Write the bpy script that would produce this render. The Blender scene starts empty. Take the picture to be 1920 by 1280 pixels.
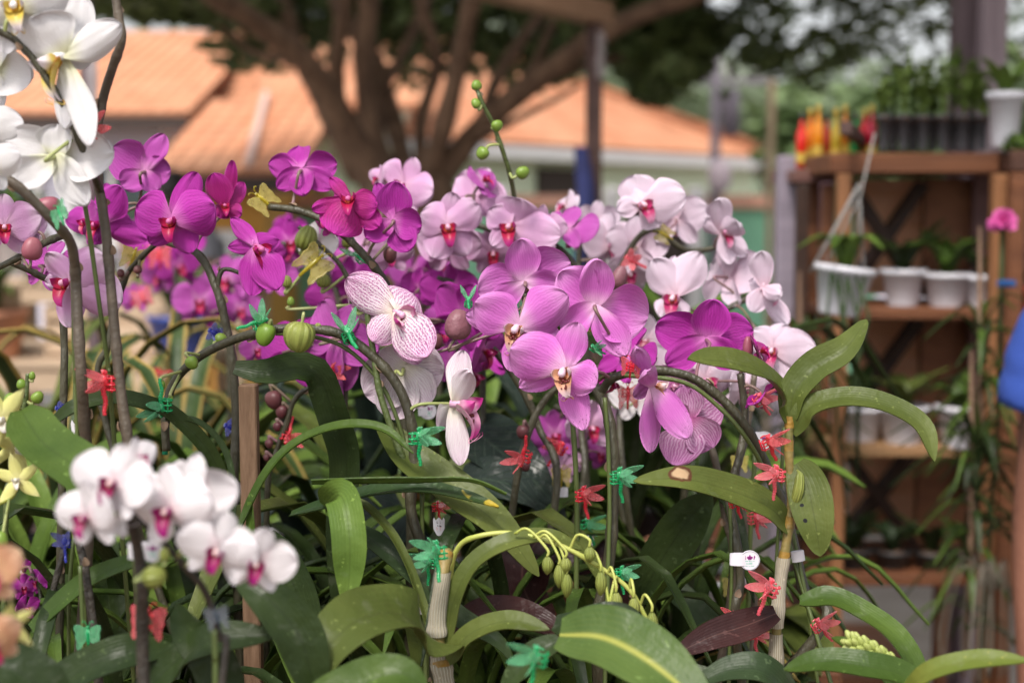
import bpy, math, random
import numpy as np
from mathutils import Vector, Matrix
R = math.radians
S = bpy.context.scene
C = S.collection
rnd = random.Random(7)

# ------------------------------------------------------------------ camera
CAM = Vector((0, 0, 1.6)); PITCH = math.atan(260 / 2667); FPX = 2667.0
cd = bpy.data.cameras.new('camera'); cam = bpy.data.objects.new('camera', cd); C.objects.link(cam)
cam.location = CAM; cam.rotation_euler = (R(90) - PITCH, 0, 0)
cd.lens = 50.0; cd.sensor_width = 36; cd.clip_start = .05; cd.clip_end = 900
cd.dof.use_dof = True; cd.dof.focus_distance = 1.2; cd.dof.aperture_fstop = 3.8; cd.dof.aperture_blades = 9
S.camera = cam
# ------------------------------------------------------------------ light
SUN_EL, SUN_AZ = R(55), R(-35)          # azimuth from +Y towards +X; the sun stands behind-left of the camera
w = bpy.data.worlds.new('World'); S.world = w; w.use_nodes = True
nt = w.node_tree; nt.nodes.clear()
out = nt.nodes.new('ShaderNodeOutputWorld'); bg = nt.nodes.new('ShaderNodeBackground')
sky = nt.nodes.new('ShaderNodeTexSky'); sky.sky_type = 'NISHITA'; sky.sun_disc = False
sky.sun_elevation = SUN_EL; sky.sun_rotation = R(200); sky.dust_density = 4; sky.air_density = 1.0
hs = nt.nodes.new('ShaderNodeHueSaturation'); hs.inputs['Saturation'].default_value = .16; hs.inputs['Value'].default_value = 1.42
nt.links.new(sky.outputs[0], hs.inputs['Color']); nt.links.new(hs.outputs[0], bg.inputs[0])
bg.inputs[1].default_value = .15; nt.links.new(bg.outputs[0], out.inputs[0])
sl = bpy.data.lights.new('sun', 'SUN'); sl.energy = 2.8; sl.angle = R(10); sl.color = (1, .92, .83)
so = bpy.data.objects.new('sun', sl); C.objects.link(so)
saz = R(200)
sd = Vector((math.sin(saz) * math.cos(SUN_EL), math.cos(saz) * math.cos(SUN_EL), math.sin(SUN_EL)))
so.rotation_euler = sd.to_track_quat('Z', 'Y').to_euler()
S.view_settings.view_transform = 'Standard'; S.view_settings.look = 'None'
S.view_settings.exposure = 0.10; S.view_settings.gamma = 1
S.cycles.max_bounces = 8; S.cycles.transparent_max_bounces = 12
S.cycles.use_denoising = True

# ------------------------------------------------------------------ space helpers
CF = Vector((0, math.cos(PITCH), -math.sin(PITCH))); CU = Vector((0, math.sin(PITCH), math.cos(PITCH))); CR = Vector((1, 0, 0))
def P(x, y, d):                       # a pixel of the 1920x1280 photograph at distance d along the axis
    return CAM + d * (CF + CR * ((x - 960) / FPX) + CU * ((640 - y) / FPX))
def PY(x, y, Y):                      # same, on the vertical plane at world Y
    v = CF + CR * ((x - 960) / FPX) + CU * ((640 - y) / FPX)
    return CAM + v * (Y / v.y)
def px(n, d): return n * d / FPX
def V(*a): return Vector(a)

# ------------------------------------------------------------------ object helpers
def tag(o, label=None, cat=None, group=None, kind=None):
    if label: o['label'] = label
    if cat: o['category'] = cat
    if group: o['group'] = group
    if kind: o['kind'] = kind
    return o
def thing(name, label, cat, loc=(0, 0, 0), group=None, M=None):
    o = bpy.data.objects.new(name, None); C.objects.link(o); o.empty_display_size = .05
    if M is not None: o.matrix_local = M
    else: o.location = loc
    return tag(o, label, cat, group)
def wloc(o):
    v = Vector((0, 0, 0))
    while o: v += o.location; o = o.parent
    return v
def link_mesh(name, me, parent=None, M=None):
    o = bpy.data.objects.new(name, me); C.objects.link(o)
    if parent is not None: o.parent = parent
    if M is not None: o.matrix_local = M
    return o

class MB:
    def __init__(s): s.v = []; s.f = []; s.uv = []
    def add(s, vs, fs, uvs=None):
        b = len(s.v); s.v += [tuple(p) for p in vs]
        s.f += [tuple(i + b for i in f) for f in fs]
        s.uv += list(uvs) if uvs is not None else [(0, 0)] * len(vs)
    def grid(s, rows, uvs=None, closed=False):
        n, m = len(rows), len(rows[0]); vs = [p for r in rows for p in r]; fs = []
        for i in range(n - 1):
            for j in range(m if closed else m - 1):
                k = (j + 1) % m
                fs.append((i * m + j, i * m + k, (i + 1) * m + k, (i + 1) * m + j))
        if uvs is None: uvs = [(i / (n - 1), j / (m - 1 if m > 1 else 1)) for i in range(n) for j in range(m)]
        s.add(vs, fs, uvs)
    def box(s, c, sz, M=None, bev=0):
        x, y, z = sz[0] / 2, sz[1] / 2, sz[2] / 2
        b = min(bev, x * .4, y * .4, z * .4)
        if b <= 0:
            vs = [V(i * x, j * y, k * z) for i in (-1, 1) for j in (-1, 1) for k in (-1, 1)]
            fs = [(0, 1, 3, 2), (4, 6, 7, 5), (0, 4, 5, 1), (2, 3, 7, 6), (0, 2, 6, 4), (1, 5, 7, 3)]
        else:
            vs = []; idx = {}
            for i in (-1, 1):
                for j in (-1, 1):
                    for k in (-1, 1):
                        for a in range(3):
                            p = [i * (x - b), j * (y - b), k * (z - b)]; p[a] = (i * x, j * y, k * z)[a]
                            idx[i, j, k, a] = len(vs); vs.append(V(*p))
            fs = []
            for a in range(3):
                o1, o2 = [q for q in range(3) if q != a]
                for sg in (-1, 1):
                    q = []
                    for (s1, s2) in ((-1, -1), (1, -1), (1, 1), (-1, 1)):
                        t = [0, 0, 0]; t[a] = sg; t[o1] = s1; t[o2] = s2; q.append(idx[t[0], t[1], t[2], a])
                    fs.append(tuple(q))
                for s1 in (-1, 1):
                    for s2 in (-1, 1):
                        t = [0, 0, 0]; t[o1] = s1; t[o2] = s2
                        ta = list(t); ta[a] = -1; tb = list(t); tb[a] = 1
                        fs.append((idx[ta[0], ta[1], ta[2], o1], idx[tb[0], tb[1], tb[2], o1], idx[tb[0], tb[1], tb[2], o2], idx[ta[0], ta[1], ta[2], o2]))
            for i in (-1, 1):
                for j in (-1, 1):
                    for k in (-1, 1): fs.append(tuple(idx[i, j, k, a] for a in range(3)))
        if M is not None: vs = [M @ p for p in vs]
        c = Vector(c); s.add([p + c for p in vs], fs)
    def beam(s, a, b, w, h, bev=0, up=(0, 0, 1)):
        a, b = Vector(a), Vector(b); d = b - a; L = d.length; x = d / L; u = Vector(up)
        if abs(x.dot(u)) > .98: u = Vector((0, 1, 0))
        y = u.cross(x).normalized(); z = x.cross(y)
        M = Matrix((x, y, z)).transposed(); s.box((a + b) / 2, (L, w, h), M, bev)
    def tube(s, pts, rad, n=8, cap=True):
        pts = [Vector(p) for p in pts]; N = len(pts)
        if not hasattr(rad, '__len__'): rad = [rad] * N
        t = [(pts[min(i + 1, N - 1)] - pts[max(i - 1, 0)]).normalized() for i in range(N)]
        u = t[0].orthogonal().normalized(); rows = []
        for i in range(N):
            u = (u - t[i] * u.dot(t[i])); u = u.normalized() if u.length > 1e-6 else t[i].orthogonal().normalized()
            w_ = t[i].cross(u)
            rows.append([pts[i] + (u * math.cos(2 * math.pi * j / n) + w_ * math.sin(2 * math.pi * j / n)) * rad[i] for j in range(n)])
        b = len(s.v); s.grid(rows, [(i / (N - 1), j / n) for i in range(N) for j in range(n)], closed=True)
        if cap: s.f.append(tuple(b + j for j in range(n))[::-1]); s.f.append(tuple(b + (N - 1) * n + j for j in range(n)))
    def lathe(s, prof, M=None, n=16):      # prof: (r, z) list
        rows = []
        for r, z in prof:
            row = [V(r * math.cos(2 * math.pi * j / n), r * math.sin(2 * math.pi * j / n), z) for j in range(n)]
            rows.append([M @ p for p in row] if M is not None else row)
        s.grid(rows, closed=True, uvs=[(i / (len(prof) - 1), j / n) for i in range(len(prof)) for j in range(n)])
    def ball(s, c, r, M=None, n=10, m=8):
        c = Vector(c); rr = r if hasattr(r, '__len__') else (r, r, r)
        rows = []
        for i in range(m + 1):
            a = math.pi * i / m
            row = [V(rr[0] * math.sin(a) * math.cos(2 * math.pi * j / n), rr[1] * math.sin(a) * math.sin(2 * math.pi * j / n), rr[2] * math.cos(a)) for j in range(n)]
            rows.append([(M @ p if M is not None else p) + c for p in row])
        s.grid(rows, closed=True, uvs=[(i / m, j / n) for i in range(m + 1) for j in range(n)])
    def mesh(s, name, mat, smooth=True):
        me = bpy.data.meshes.new(name); me.from_pydata([tuple(p) for p in s.v], [], s.f)
        uvl = me.uv_layers.new(name='UVMap')
        li = np.empty(len(me.loops), dtype=np.int32); me.loops.foreach_get('vertex_index', li)
        uv = np.array(s.uv, dtype=np.float32)[li]; uvl.data.foreach_set('uv', uv.ravel())
        if smooth: me.polygons.foreach_set('use_smooth', [True] * len(me.polygons))
        if mat is not None: me.materials.append(mat)
        me.update(); return me
    def build(s, name, mat, parent=None, smooth=True, local=False):
        if parent is not None and not local:
            o = wloc(parent); s.v = [(p[0] - o.x, p[1] - o.y, p[2] - o.z) for p in s.v]
        return link_mesh(name, s.mesh(name, mat, smooth), parent)
def solo(name, mb, mat, label, cat, group=None, smooth=True):
    """a thing made of one mesh, its origin at its lowest point"""
    z = min(p[2] for p in mb.v); a = np.array(mb.v); c = Vector((a[:, 0].mean(), a[:, 1].mean(), z))
    mb.v = [(p[0] - c.x, p[1] - c.y, p[2] - c.z) for p in mb.v]
    o = link_mesh(name, mb.mesh(name, mat, smooth)); o.location = c
    return tag(o, label, cat, group)

def crom(pts, n=8):                     # Catmull-Rom through the points
    pts = [Vector(p) for p in pts]
    if len(pts) < 3: return [pts[0].lerp(pts[-1], i / n) for i in range(n + 1)]
    q = [pts[0] * 2 - pts[1]] + pts + [pts[-1] * 2 - pts[-2]]; o = []
    for i in range(1, len(q) - 2):
        a, b, c, d = q[i - 1:i + 3]
        for k in range(n):
            t = k / n
            o.append(.5 * ((2 * b) + (c - a) * t + (2 * a - 5 * b + 4 * c - d) * t * t + (3 * b - a - 3 * c + d) * t ** 3))
    o.append(pts[-1]); return o
def resample(pts, n):
    L = [0]
    for i in range(1, len(pts)): L.append(L[-1] + (pts[i] - pts[i - 1]).length)
    o = []; k = 0
    for i in range(n):
        s_ = L[-1] * i / (n - 1)
        while k < len(L) - 2 and L[k + 1] < s_: k += 1
        o.append(pts[k].lerp(pts[k + 1], (s_ - L[k]) / max(1e-9, L[k + 1] - L[k])))
    return o

# ------------------------------------------------------------------ materials
MATS = {}
def mat(name, col, rough=.5, noise=None, nscale=20, bump=0, bscale=60, metal=0, spec=.5, trans=0, alpha=1, transl=0, coord='Object', emit=0, stretch=None, sheen=0):
    """principled material; noise = second colour mixed in by a noise texture"""
    if name in MATS: return MATS[name]
    m = bpy.data.materials.new(name); m.use_nodes = True; n = m.node_tree.nodes; l = m.node_tree.links
    b = n['Principled BSDF']; b.inputs['Base Color'].default_value = (*col, 1); b.inputs['Roughness'].default_value = rough
    b.inputs['Metallic'].default_value = metal; b.inputs['Specular IOR Level'].default_value = spec
    b.inputs['Transmission Weight'].default_value = trans; b.inputs['Alpha'].default_value = alpha
    if sheen: b.inputs['Sheen Weight'].default_value = sheen
    tc = n.new('ShaderNodeTexCoord'); mp = n.new('ShaderNodeMapping'); l.new(tc.outputs[coord], mp.inputs[0])
    if stretch: mp.inputs['Scale'].default_value = stretch
    csrc = None
    if noise:
        t = n.new('ShaderNodeTexNoise'); t.inputs['Scale'].default_value = nscale; t.inputs['Detail'].default_value = 6; t.inputs['Roughness'].default_value = .62
        l.new(mp.outputs[0], t.inputs[0]); r = n.new('ShaderNodeValToRGB'); r.color_ramp.elements[0].position = .34; r.color_ramp.elements[1].position = .66
        r.color_ramp.elements[0].color = (*col, 1); r.color_ramp.elements[1].color = (*noise, 1)
        l.new(t.outputs[0], r.inputs[0]); l.new(r.outputs[0], b.inputs['Base Color']); csrc = r.outputs[0]
    if bump:
        t2 = n.new('ShaderNodeTexNoise'); t2.inputs['Scale'].default_value = bscale; t2.inputs['Detail'].default_value = 4
        l.new(mp.outputs[0], t2.inputs[0]); bp = n.new('ShaderNodeBump'); bp.inputs['Strength'].default_value = bump; bp.inputs['Distance'].default_value = .01
        l.new(t2.outputs[0], bp.inputs['Height']); l.new(bp.outputs[0], b.inputs['Normal'])
    if transl:
        tr = n.new('ShaderNodeBsdfTranslucent'); tr.inputs[0].default_value = (*col, 1)
        if csrc: l.new(csrc, tr.inputs[0])
        mx = n.new('ShaderNodeMixShader'); mx.inputs[0].default_value = transl
        l.new(b.outputs[0], mx.inputs[1]); l.new(tr.outputs[0], mx.inputs[2]); l.new(mx.outputs[0], n['Material Output'].inputs[0])
    MATS[name] = m; return m
class NT:                               # tiny node-graph writer
    def __init__(s, name):
        s.m = bpy.data.materials.new(name); s.m.use_nodes = True; s.n = s.m.node_tree.nodes; s.l = s.m.node_tree.links; s.b = s.n['Principled BSDF']; MATS[name] = s.m
    def _set(s, inp, v):
        if v is None: return
        if hasattr(v, 'is_linked') or hasattr(v, 'links'): s.l.new(v, inp)
        else: inp.default_value = (*v, 1) if hasattr(v, '__len__') and len(v) == 3 and inp.type == 'RGBA' else v
    def math(s, op, a, b=None, c=None, clamp=False):
        k = s.n.new('ShaderNodeMath'); k.operation = op; k.use_clamp = clamp
        for i, v in enumerate((a, b, c)): s._set(k.inputs[i], v)
        return k.outputs[0]
    def mix(s, f, a, b, mode='MIX'):
        k = s.n.new('ShaderNodeMix'); k.data_type = 'RGBA'; k.blend_type = mode
        s._set(k.inputs[0], f); s._set(k.inputs[6], a); s._set(k.inputs[7], b); return k.outputs[2]
    def step(s, x, lo, hi):             # smooth 0..1 between lo and hi
        k = s.n.new('ShaderNodeMapRange'); k.interpolation_type = 'SMOOTHSTEP'
        s._set(k.inputs[0], x); k.inputs[1].default_value = lo; k.inputs[2].default_value = hi; return k.outputs[0]
    def coord(s, which='UV', scale=None):
        k = s.n.new('ShaderNodeTexCoord'); o = k.outputs[which]
        if scale:
            q = s.n.new('ShaderNodeMapping'); q.inputs['Scale'].default_value = scale; s.l.new(o, q.inputs[0]); o = q.outputs[0]
        return o
    def sep(s, v):
        k = s.n.new('ShaderNodeSeparateXYZ'); s.l.new(v, k.inputs[0]); return k.outputs
    def noise(s, v, sc, det=4, rough=.55):
        k = s.n.new('ShaderNodeTexNoise'); k.inputs['Scale'].default_value = sc; k.inputs['Detail'].default_value = det; k.inputs['Roughness'].default_value = rough
        s.l.new(v, k.inputs[0]); return k.outputs[0]
    def bump(s, h, st=.3, dist=.01):
        k = s.n.new('ShaderNodeBump'); k.inputs['Strength'].default_value = st; k.inputs['Distance'].default_value = dist
        s.l.new(h, k.inputs['Height']); s.l.new(k.outputs[0], s.b.inputs['Normal']); return k.outputs[0]
    def rand(s):
        k = s.n.new('ShaderNodeObjectInfo'); return k.outputs['Random']
    def finish(s, col, rough=.5, spec=.5, transl=0, tcol=None):
        s._set(s.b.inputs['Base Color'], col); s._set(s.b.inputs['Roughness'], rough); s.b.inputs['Specular IOR Level'].default_value = spec
        if transl:
            tr = s.n.new('ShaderNodeBsdfTranslucent'); s._set(tr.inputs[0], tcol if tcol is not None else col)
            mx = s.n.new('ShaderNodeMixShader'); mx.inputs[0].default_value = transl
            s.l.new(s.b.outputs[0], mx.inputs[1]); s.l.new(tr.outputs[0], mx.inputs[2]); s.l.new(mx.outputs[0], s.n['Material Output'].inputs[0])
        return s.m

def petal_mat(name, base, mid, edge, vein, vamt=.35, vk=16, vw=.28, spots=0, spotcol=(.15, .005, .08), margin=None, margin_at=.9, broken=0, transl=.28, rough=.55):
    t = NT(name); uv = t.coord('UV'); o = t.coord('Object'); u, v, _ = t.sep(uv)
    nz = t.noise(o, 9, 3)
    c = t.mix(t.step(u, .02, .42), base, mid); c = t.mix(t.step(t.math('ADD', u, t.math('MULTIPLY', t.math('SUBTRACT', nz, .5), .25)), .55, 1.0), c, edge)
    # veins fan out from the claw and fork towards the rim
    vv = t.math('ADD', t.math('MULTIPLY', t.math('SUBTRACT', v, .5), vk), t.math('MULTIPLY', t.math('SUBTRACT', t.noise(uv, 7, 2), .5), 1.6))
    line = t.math('MULTIPLY', t.math('PINGPONG', vv, .5), 2)
    m1 = t.math('SUBTRACT', 1, t.step(line, 0, vw))
    line2 = t.math('MULTIPLY', t.math('PINGPONG', t.math('ADD', t.math('MULTIPLY', vv, 2), .5), .5), 2)
    m2 = t.math('MULTIPLY', t.math('SUBTRACT', 1, t.step(line2, 0, vw * 1.3)), t.step(u, .35, .6))
    ve = t.math('MAXIMUM', m1, t.math('MULTIPLY', m2, .75))
    if broken: ve = t.math('MULTIPLY', t.math('MULTIPLY', ve, t.step(t.noise(uv, 34, 2), .40, .50)), t.step(u, .02, .38))
    ve = t.math('MULTIPLY', ve, t.math('MULTIPLY', t.step(t.math('SUBTRACT', 1, u), -.02, .12), vamt))
    c = t.mix(ve, c, vein)
    if spots:
        k = t.n.new('ShaderNodeTexVoronoi'); k.inputs['Scale'].default_value = 12; k.inputs['Randomness'].default_value = 1
        q = t.n.new('ShaderNodeMapping'); q.inputs['Scale'].default_value = (1.6, 1, 1); t.l.new(uv, q.inputs[0]); t.l.new(q.outputs[0], k.inputs[0])
        far = t.math('MAXIMUM', u, t.math('MULTIPLY', t.math('ABSOLUTE', t.math('SUBTRACT', v, .5)), 1.9))
        area = t.math('MULTIPLY', t.step(far, .72, .9), t.step(t.noise(o, 4.5, 1), .5, .58))
        s_ = t.math('MULTIPLY', t.math('SUBTRACT', 1, t.step(k.outputs['Distance'], .19, .27)), area)
        c = t.mix(t.math('MULTIPLY', s_, spots), c, spotcol)
    if margin:
        far = t.math('MAXIMUM', u, t.math('MULTIPLY', t.math('ABSOLUTE', t.math('SUBTRACT', v, .5)), 1.98))
        c = t.mix(t.math('MULTIPLY', t.step(t.math('ADD', far, t.math('MULTIPLY', t.math('SUBTRACT', nz, .5), .1)), margin_at, 1.0), .8), c, margin)
    hv = t.n.new('ShaderNodeHueSaturation'); t.l.new(c, hv.inputs['Color'])
    t.l.new(t.math('ADD', t.math('MULTIPLY', t.rand(), .16), .92), hv.inputs['Value'])
    c = hv.outputs[0]
    hb = t.math('ADD', t.math('MULTIPLY', ve, -.6), t.math('MULTIPLY', t.noise(o, 55, 3), .5))
    t.bump(hb, .35, .008)
    t.b.inputs['Sheen Weight'].default_value = .15
    return t.finish(c, rough, .35, transl)
def leaf_mat(name, c1, c2, rib=None, ribw=.03, rough=.38, veins=11, vamt=.07, spots=None, spot_at=None, margin=None, transl=.15, cross=0):
    t = NT(name); uv = t.coord('UV'); o = t.coord('Object'); u, v, _ = t.sep(uv)
    c = t.mix(t.step(t.math('ADD', t.math('MULTIPLY', t.noise(o, 14, 5), .5), t.math('MULTIPLY', t.noise(o, 3.5, 3), .5)), .36, .64), c1, c2)
    dv = t.math('ABSOLUTE', t.math('SUBTRACT', v, .5))
    wv = t.math('MULTIPLY', t.math('PINGPONG', t.math('ADD', t.math('MULTIPLY', v, veins), t.math('MULTIPLY', t.noise(o, 6, 2), .9)), .5), 2)
    ve = t.math('MULTIPLY', t.math('SUBTRACT', 1, t.step(wv, 0, .6)), t.math('MULTIPLY', t.step(t.noise(o, 11, 3), .3, .7), vamt))
    if cross:
        cv = t.math('MULTIPLY', t.math('PINGPONG', t.math('ADD', t.math('MULTIPLY', u, cross), t.math('MULTIPLY', dv, -6)), .5), 2)
        ve = t.math('MULTIPLY', t.math('SUBTRACT', 1, t.step(cv, 0, .2)), vamt)
    lite = rib or tuple(min(1, q * 1.9 + .01) for q in c2)
    c = t.mix(ve, c, lite)
    c = t.mix(t.math('MULTIPLY', t.math('SUBTRACT', 1, t.step(dv, 0, ribw)), .55 if rib else .10), c, lite)
    if margin: c = t.mix(t.step(t.math('ADD', dv, t.math('MULTIPLY', t.math('SUBTRACT', t.noise(o, 9, 2), .5), .2)), .3, .4), c, margin)
    # dust, little pale scars
    sp = t.step(t.noise(o, 160, 2), .66, .72); c = t.mix(t.math('MULTIPLY', sp, .35), c, tuple(min(1, q * 2.2 + .03) for q in c2))
    if spots: c = t.mix(t.step(t.noise(o, 24, 3), .62, .66), c, spots)
    if spot_at:
        for (su, sv, ru, rv, ci, ce) in spot_at:
            a = t.math('DIVIDE', t.math('SUBTRACT', u, su), ru); b = t.math('DIVIDE', t.math('SUBTRACT', v, sv), rv)
            d = t.math('ADD', t.math('SQRT', t.math('ADD', t.math('MULTIPLY', a, a), t.math('MULTIPLY', b, b))), t.math('MULTIPLY', t.math('SUBTRACT', t.noise(o, 55, 3), .5), 1.3))
            c = t.mix(t.math('SUBTRACT', 1, t.step(d, .95, 1.1)), c, ce); c = t.mix(t.math('SUBTRACT', 1, t.step(d, .6, .85)), c, ci)
    wm = t.step(t.noise(o, 48, 4), .60, .72); c = t.mix(t.math('MULTIPLY', wm, .09), c, (.30, .30, .26))
    t.bump(t.math('ADD', t.math('MULTIPLY', ve, -.35), t.math('MULTIPLY', t.noise(o, 22, 4), 1.1)), .55, .008)
    rg = t.math('ADD', t.math('MULTIPLY', t.noise(o, 19, 4), .34), rough - .17)
    gr = t.math('SUBTRACT', 1, t.step(dv, 0, .035)); c = t.mix(t.math('MULTIPLY', gr, .0 if rib else .45), c, tuple(q * .35 for q in c1))
    return t.finish(c, rg, .20, transl)
def plastic(name, col, alpha=1.0, trans=.35, rough=.18):
    t = NT(name); b = t.b; b.inputs['Transmission Weight'].default_value = trans; b.inputs['Alpha'].default_value = alpha
    c = t.mix(t.step(t.noise(t.coord('Object'), 7, 2), .35, .7), col, tuple(min(1, q * 1.25 + .02) for q in col))
    return t.finish(c, rough, .6, .15)
def wood(name, c1, c2, stretch=(1, 12, 12), rough=.6, sc=3.5):
    t = NT(name); o = t.coord('Object', stretch)
    g = t.noise(o, sc, 7, .65); k = t.noise(t.coord('Object'), 1.3, 2)
    c = t.mix(t.step(t.math('ADD', g, t.math('MULTIPLY', t.math('SUBTRACT', k, .5), .4)), .3, .7), c1, c2)
    t.bump(g, .35, .01); return t.finish(c, rough, .35)
# ================================================================== MATERIALS
grass_m = mat('ground_soil', (.16, .13, .10), .95, (.22, .19, .15), 3, .4, 30)
paving_m = mat('paving', (.26, .22, .19), .9, (.34, .30, .27), 5, .3, 40)
road_m = mat('road', (.10, .10, .10), .9, (.15, .145, .14), 4)
hill_m = mat('hill', (.10, .13, .08), 1, (.20, .23, .17), .09, 1, .3)
def roof_mat(name, a, b, sc=3.6):
    t = NT(name); o = t.coord('UV'); u, v, _ = t.sep(o)
    n1 = t.noise(t.coord('Object'), 1.1, 5); n2 = t.noise(t.coord('Object'), 22, 2)
    c = t.mix(t.step(t.math('ADD', t.math('MULTIPLY', n1, .5), t.math('MULTIPLY', n2, .5)), .38, .62), a, b); c = t.mix(t.math('MULTIPLY', t.step(t.noise(t.coord('Object'), 2.6, 5), .52, .68), .45), c, tuple(q * .5 for q in a))
    row = t.math('MULTIPLY', t.math('PINGPONG', t.math('MULTIPLY', u, sc), .5), 2); rib = t.math('MULTIPLY', t.math('PINGPONG', t.math('MULTIPLY', v, sc * 1.9), .5), 2)
    c = t.mix(t.math('MULTIPLY', t.math('SUBTRACT', 1, t.step(rib, 0, .5)), .75), c, tuple(q * .45 for q in a))
    c = t.mix(t.math('MULTIPLY', t.math('SUBTRACT', 1, t.step(row, 0, .35)), .6), c, tuple(q * .45 for q in a))
    t.bump(rib, .6, .05); return t.finish(c, .85, .3)
tile_m = roof_mat('terracotta_tile', (.62, .245, .125), (.70, .365, .215))
wallgreen_m = mat('pale_green_paint', (.68, .77, .56), .8, (.72, .80, .61), 2)
walllilac_m = mat('lilac_paint', (.55, .52, .62), .8, (.60, .58, .68), 2)
wallcream_m = mat('cream_paint', (.72, .66, .46), .8, (.76, .70, .52), 2)
ochre_m = mat('ochre_paint', (.60, .30, .05), .8, (.55, .26, .06), 2)
white_m = mat('white_paint', (.72, .70, .70), .6, (.66, .64, .64), 5)
greengate_m = mat('green_gate_paint', (.18, .42, .27), .6, (.22, .47, .31), 3)
coping_m = mat('clay_coping', (.55, .28, .20), .8, (.62, .34, .25), 4)
dark_m = mat('dark_opening', (.05, .035, .03), .9)
glass_m = mat('window_glass', (.05, .07, .08), .1)
bark_m = mat('tree_bark', (.10, .056, .035), .9, (.25, .15, .095), 5, .8, 14, stretch=(3, 3, 1))
def crown_mat(name, a, b):
    t = NT(name); n = t.noise(t.coord('Object'), 1.2, 3); n2 = t.noise(t.coord('Object'), 30, 1)
    c = t.mix(t.step(t.math('ADD', t.math('MULTIPLY', n, .6), t.math('MULTIPLY', n2, .4)), .35, .65), a, b); return t.finish(c, .5, .4, .25)
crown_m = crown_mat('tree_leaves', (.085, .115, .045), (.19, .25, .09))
crownL_m = crown_mat('bright_tree_leaves', (.10, .16, .06), (.20, .27, .12))
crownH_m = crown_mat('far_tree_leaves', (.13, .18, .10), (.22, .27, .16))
beam_m = wood('pergola_timber', (.055, .028, .024), (.10, .055, .047))
postL_m = wood('weathered_lilac_timber', (.19, .16, .20), (.27, .23, .28))
postD_m = wood('dark_plum_timber', (.075, .05, .055), (.13, .09, .10), (12, 12, 1))
postM_m = wood('mauve_timber', (.20, .15, .17), (.29, .23, .25), (12, 12, 1))
crateD_m = wood('crate_timber', (.11, .04, .017), (.19, .072, .03))
crateO_m = wood('crate_post_timber', (.20, .085, .035), (.29, .13, .055), (12, 12, 1))
crateB_m = wood('crate_back_timber', (.15, .056, .025), (.22, .09, .04), (2, 2, 9))
xdark_m = wood('brace_timber', (.025, .012, .008), (.045, .02, .012))
pallet_m = wood('bench_timber', (.42, .30, .20), (.56, .42, .30))
stake_m = wood('stake_timber', (.11, .062, .034), (.21, .13, .08), (9, 9, 1.2), sc=14)
potwhite_m = mat('white_pot_plastic', (.62, .61, .65), .45, (.54, .53, .58), 6)
potgrey_m = mat('grey_pot_plastic', (.035, .035, .04), .5, (.11, .11, .12), 8)
potblack_m = mat('black_pot_plastic', (.02, .02, .022), .45, (.04, .038, .036), 9)
potclay_m = mat('clay_pot', (.46, .19, .11), .85, (.56, .28, .17), 9, .2, 60)
soil_m = mat('bark_compost', (.06, .035, .022), .95, (.20, .11, .07), 60, 1, 90)
wire_m = mat('pale_wire', (.24, .23, .22), .5)
wrap_m = plastic('clear_wrap', (.72, .66, .68), .35, .3, .25)

# ================================================================== THE SETTING
def sheet(name, x0, x1, y0, y1, z, m, n=1):
    b = MB(); b.grid([[V(x0 + (x1 - x0) * i / n, y0 + (y1 - y0) * j / n, z) for j in range(n + 1)] for i in range(n + 1)])
    o = b.build(name, m, smooth=False); o['kind'] = 'structure'; return o
def ground():
    b = MB(); rows = []
    xs = [-400, -200, -100, -60, -40, -25, -15, -8, 0, 8, 15, 25, 40, 60, 100, 200, 400]
    ys = [-60, -10, 0, 5, 10, 15, 20, 26, 34, 50, 75, 110, 160, 250, 600]
    b.grid([[V(x, y, 0 if y < 600 else 0) for y in ys] for x in xs]); o = b.build('ground', grass_m); o['kind'] = 'structure'
ground()
sheet('paving', -7, 6, -4, 8.5, .006, paving_m)
sheet('road', -40, 40, 9.2, 12.4, .005, road_m)
def hills():
    b = MB(); rows = []
    for i in range(60):
        x = -260 + i * 9; row = []
        for j in range(14):
            y = 75 + j * 12
            h = 26 * math.sin(min(1, j / 9) * math.pi / 2) * (.75 + .25 * math.sin(x * .021 + 1) + .12 * math.sin(x * .07)) + rnd.uniform(-.7, .7) * (j > 0)
            if x > 12: h *= max(.34, 1 - (x - 12) / 30)
            row.append(V(x, y, h - .5))
        rows.append(row)
    b.grid(rows); o = b.build('hill', hill_m); o['kind'] = 'structure'
hills()

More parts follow.
